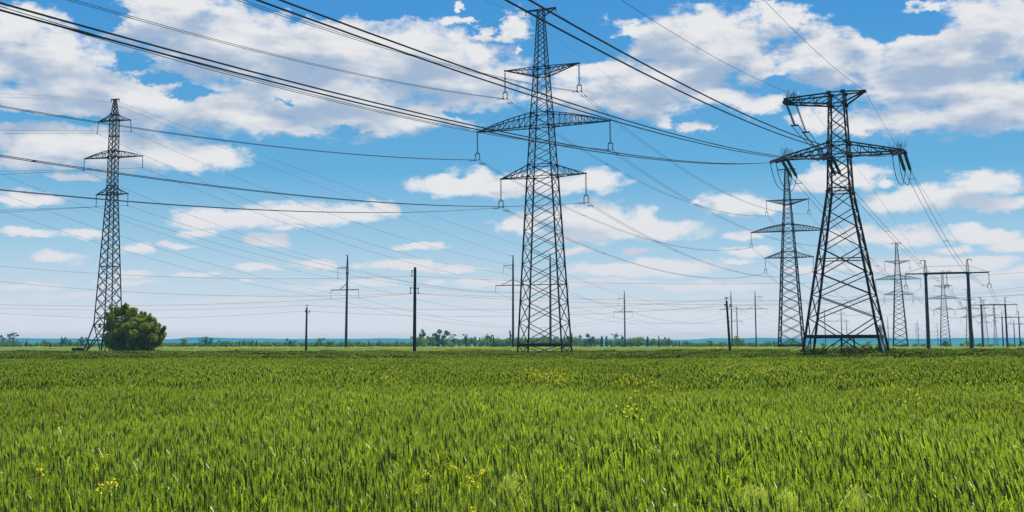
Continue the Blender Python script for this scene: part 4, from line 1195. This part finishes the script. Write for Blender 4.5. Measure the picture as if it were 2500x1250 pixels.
for px, h_, wf, kd, Y in TREES:
    lm = [l for l in LMK if l[0] <= px][-1][1]; key = (lm, kd); i = cnt.get(key, 0); cnt[key] = i + 1
    q = at(px, 850, Y); H = (h_ + 3.5) * Y / FPX; pr = PROT[kd][rt.randrange(3)]
    r = dup(pr, (q.x, q.y, GZ - 0.2), rt.uniform(0, 6.28), f'{ORDN[i]} {KW[kd]} right of the {lm}, on the horizon', 'trees and bushes along the horizon')
    r.scale = (H * wf, H * wf, H); r['category'] = 'bush' if kd == 'hedge_bush' else 'tree'
for l in PROT.values():
    for p in l:
        for c in list(p.children): bpy.data.objects.remove(c)
        bpy.data.objects.remove(p)

# ------------------------------------------------------------------ weeds in flower
def flower_src(seed, n, size, spread, h):
    rg = np.random.default_rng(seed); mb = MB()
    for i in range(n):
        x, y = rg.normal(0, spread, 2); z = h * rg.uniform(.8, 1.05)
        mb.bar((x * .6, y * .6, z * .5), (x, y, z), 0.006, mi=0)
        for k in range(5):
            c = Vector((x, y, z)) + Vector(rg.normal(0, size * .9, 3)); s = size * rg.uniform(.5, 1)
            u = Vector(rg.normal(size=3)).normalized(); v = u.cross(Vector(rg.normal(size=3))).normalized()
            mb.add([c - u * s, c + v * s, c + u * s, c - v * s], [(0, 1, 2, 3)], 1)
    me = bpy.data.meshes.new('flower_head'); me.from_pydata([tuple(v) for v in mb.v], [], mb.f)
    me.materials.append(LM['weed']); me.materials.append(M['flower']); me.polygons.foreach_set('material_index', mb.mi)
    return bpy.data.objects.new('flower_head', me)


fs = [flower_src(60 + i, 9, 0.022, 0.16, 0.86) for i in range(4)]
rf = random.Random(8); fp = []
for px, py, w_, h_, n in ((1345, 915, 45, 14, 40), (1300, 918, 20, 8, 8), (1880, 912, 30, 6, 16), (1860, 895, 30, 8, 14), (1945, 893, 30, 8, 18), (2025, 885, 22, 8, 22), (1775, 890, 26, 6, 12), (1765, 910, 22, 8, 12), (2180, 905, 12, 14, 10),
                          (2395, 880, 30, 10, 12), (2320, 893, 15, 8, 8), (950, 925, 30, 18, 14), (1530, 925, 40, 12, 12), (1600, 950, 30, 14, 8), (1090, 885, 20, 6, 8), (340, 868, 16, 5, 7), (700, 866, 16, 5, 7), (860, 866, 20, 5, 7), (490, 880, 10, 4, 4), (1560, 1000, 30, 15, 5), (450, 925, 25, 10, 4), (2230, 962, 20, 15, 4), (2080, 940, 30, 30, 5)):
    for _ in range(int(n * .7)):
        x_, y_ = rf.gauss(px, w_ * .6), rf.gauss(py, h_ * .6); r_ = ray(x_, max(853, y_)); s_ = (0.80 - CAMZ) / r_.z
        fp.append((r_.x * s_, r_.y * s_, 0.0))
for _ in range(90):
    Y = rf.uniform(25, 190); fp.append((rf.uniform(-.42, .42) * Y, Y, 0))
fl = scatter('wild_mustard', 'scattered yellow mustard flowers standing in the wheat', fs, fp, [rf.uniform(0, 6) for _ in fp], [rf.uniform(.92, 1.1) for _ in fp], [rf.randrange(4) for _ in fp])
# bright strip of flowers beyond the wheat
fs2 = [flower_src(80 + i, 40, 0.05, 0.9, 0.35) for i in range(3)]; fp2 = []
for a, b, n, y0, y1 in ((400, 1000, 150, 212, 330), (950, 1750, 220, 212, 340), (1700, 1900, 180, 212, 300), (0, 400, 70, 215, 400), (1900, 2500, 200, 210, 420), (540, 700, 60, 215, 260), (1100, 1200, 90, 215, 250), (1795, 1835, 70, 212, 236)):
    for _ in range(n):
        p = at(rf.uniform(a, b), 850, rf.uniform(y0, y1) ** 1.0); fp2.append((p.x, p.y, GZ))
scatter('meadow_flowers', 'yellow flowers in the strip beyond the wheat', fs2, fp2, [rf.uniform(0, 6) for _ in fp2], [rf.uniform(.7, 1.3) for _ in fp2], [rf.randrange(3) for _ in fp2])

# single flower stalks near the camera
FL = [(1081, 1109, 'just below centre'), (1101, 1140, 'the larger of a near pair'), (1177, 1155, 'right of the near pair'), (1036, 1158, 'lower left of the near pair'), (1160, 1183, 'lower right of the near pair'), (1150, 1168, 'small one among the near group'), (1012, 1198, 'low, left of the group'), (1155, 1249, 'at the bottom edge'),
      (255, 1118, 'tall one at the left'), (229, 1146, 'left one of the left pair'), (97, 1150, 'farthest left'), (246, 1188, 'below the left pair'), (280, 1180, 'right of the left pair'), (709, 977, 'small pair beyond the middle'), (723, 1004, 'left of a far trio'), (736, 997, 'middle of a far trio'), (750, 1005, 'right of a far trio'), (968, 912, 'far one below the plain dark pole'), (2180, 1072, 'far right, orange-yellow'), (2002, 1085, 'below the big two-armed tower')]
for i, (px, py, wh) in enumerate(FL):
    r_ = ray(px, py); s_ = (0.86 - CAMZ) / r_.z; X, Y = r_.x * s_, r_.y * s_
    t = thing('mustard_plant', f'yellow mustard flower in the wheat, {wh}', 'flower', (X, Y, 0), rf.uniform(0, 6), 'single yellow flowers near the camera')
    st = MB(); st.tube([(0, 0, 0), (0.02, 0.01, 0.45), (0, 0, 0.86)], [0.004, 0.003, 0.002], 5)
    for k_ in range(4): a = rf.uniform(0, 6); st.tube([(0.01, 0, .4 + k_ * .1), (0.05 * math.cos(a), 0.05 * math.sin(a), .5 + k_ * .1)], [0.002, 0.001], 4)
    st.build('stalk', LM['weed'], t)
    h_ = MB()
    for k_ in range(34):
        c = Vector((rf.gauss(0, .014), rf.gauss(0, .014), 0.86 + rf.gauss(0, .014))); u = Vector([rf.gauss(0, 1) for _ in range(3)]).normalized(); v = u.cross(Vector([rf.gauss(0, 1) for _ in range(3)])).normalized(); s2 = 0.0075
        h_.add([c - u * s2, c + v * s2, c + u * s2, c - v * s2], [(0, 1, 2, 3)])
    h_.build('blossom', M['flower'], t)

# pale feathery grass tufts at the front
TF_ = [(1850, 1215, 50, 'largest, bottom right of centre'), (1920, 1235, 34, 'right of the largest one'), (2090, 1225, 30, 'at the bottom under the two-armed tower'), (1250, 1190, 26, 'with whitish blades near the bottom centre'), (2270, 1040, 22, 'farther off at the right')]
for i, (px, py, w_, wh) in enumerate(TF_):
    r_ = ray(px, py); s_ = (0.74 - CAMZ) / r_.z; X, Y = r_.x * s_, r_.y * s_; wr = w_ * 0.5 * Y / FPX
    t = thing('grass_tuft', f'pale feathery grass tuft in the wheat, {wh}', 'grass tuft', (X, Y, 0), 0, 'pale grass tufts in the front wheat')
    st = MB(); he = MB()
    for k_ in range(int(10 + w_ * .5)):
        a = rf.uniform(0, 6.28); q = wr * rf.random() ** .5; b0 = Vector((q * .5 * math.cos(a), q * .5 * math.sin(a), 0.2)); top = Vector((q * math.cos(a), q * math.sin(a), 0.75 + rf.uniform(-.07, .07)))
        st.tube([b0, top], [0.0015, 0.001], 3, caps=False)
        dr = Vector((math.cos(a), math.sin(a), 0)); 
        for m_ in range(9):
            c = top + dr * 0.006 * m_ + Vector((rf.gauss(0, .008), rf.gauss(0, .008), 0.02 - 0.0014 * m_ * m_)); e = c + Vector((rf.gauss(0, .014), rf.gauss(0, .014), -0.038)); sd_ = Vector((0.0035, 0.001, 0))
            he.add([c - sd_, c + sd_, e], [(0, 1, 2)])
    st.build('stems', LM['dry'], t)['kind'] = 'stuff'; he.build('panicles', LM['dry'], t)['kind'] = 'stuff'

# ------------------------------------------------------------------ the air
hz = MB(); hz.box((0, 0, 0), (1, 1, 1)); hm = bpy.data.materials.new('air'); hm.use_nodes = True; ht = hm.node_tree; ht.nodes.clear(); hb = NB(ht)
pv = hb.n('ShaderNodeVolumePrincipled'); pv.inputs['Color'].default_value = (0.19, 0.72, 1.0, 1); pv.inputs['Density'].default_value = 1.6e-4; pv.inputs['Anisotropy'].default_value = 0.0
ho = hb.n('ShaderNodeOutputMaterial'); hb.link(pv.outputs[0], ho.inputs['Volume'])
hz_o = hz.build('haze', hm, None, (0, 3050, 24.0)); hz_o.scale = (13600, 6500, 56.0)
tag(hz_o, 'thin blue haze over the far land', None, kind='stuff')
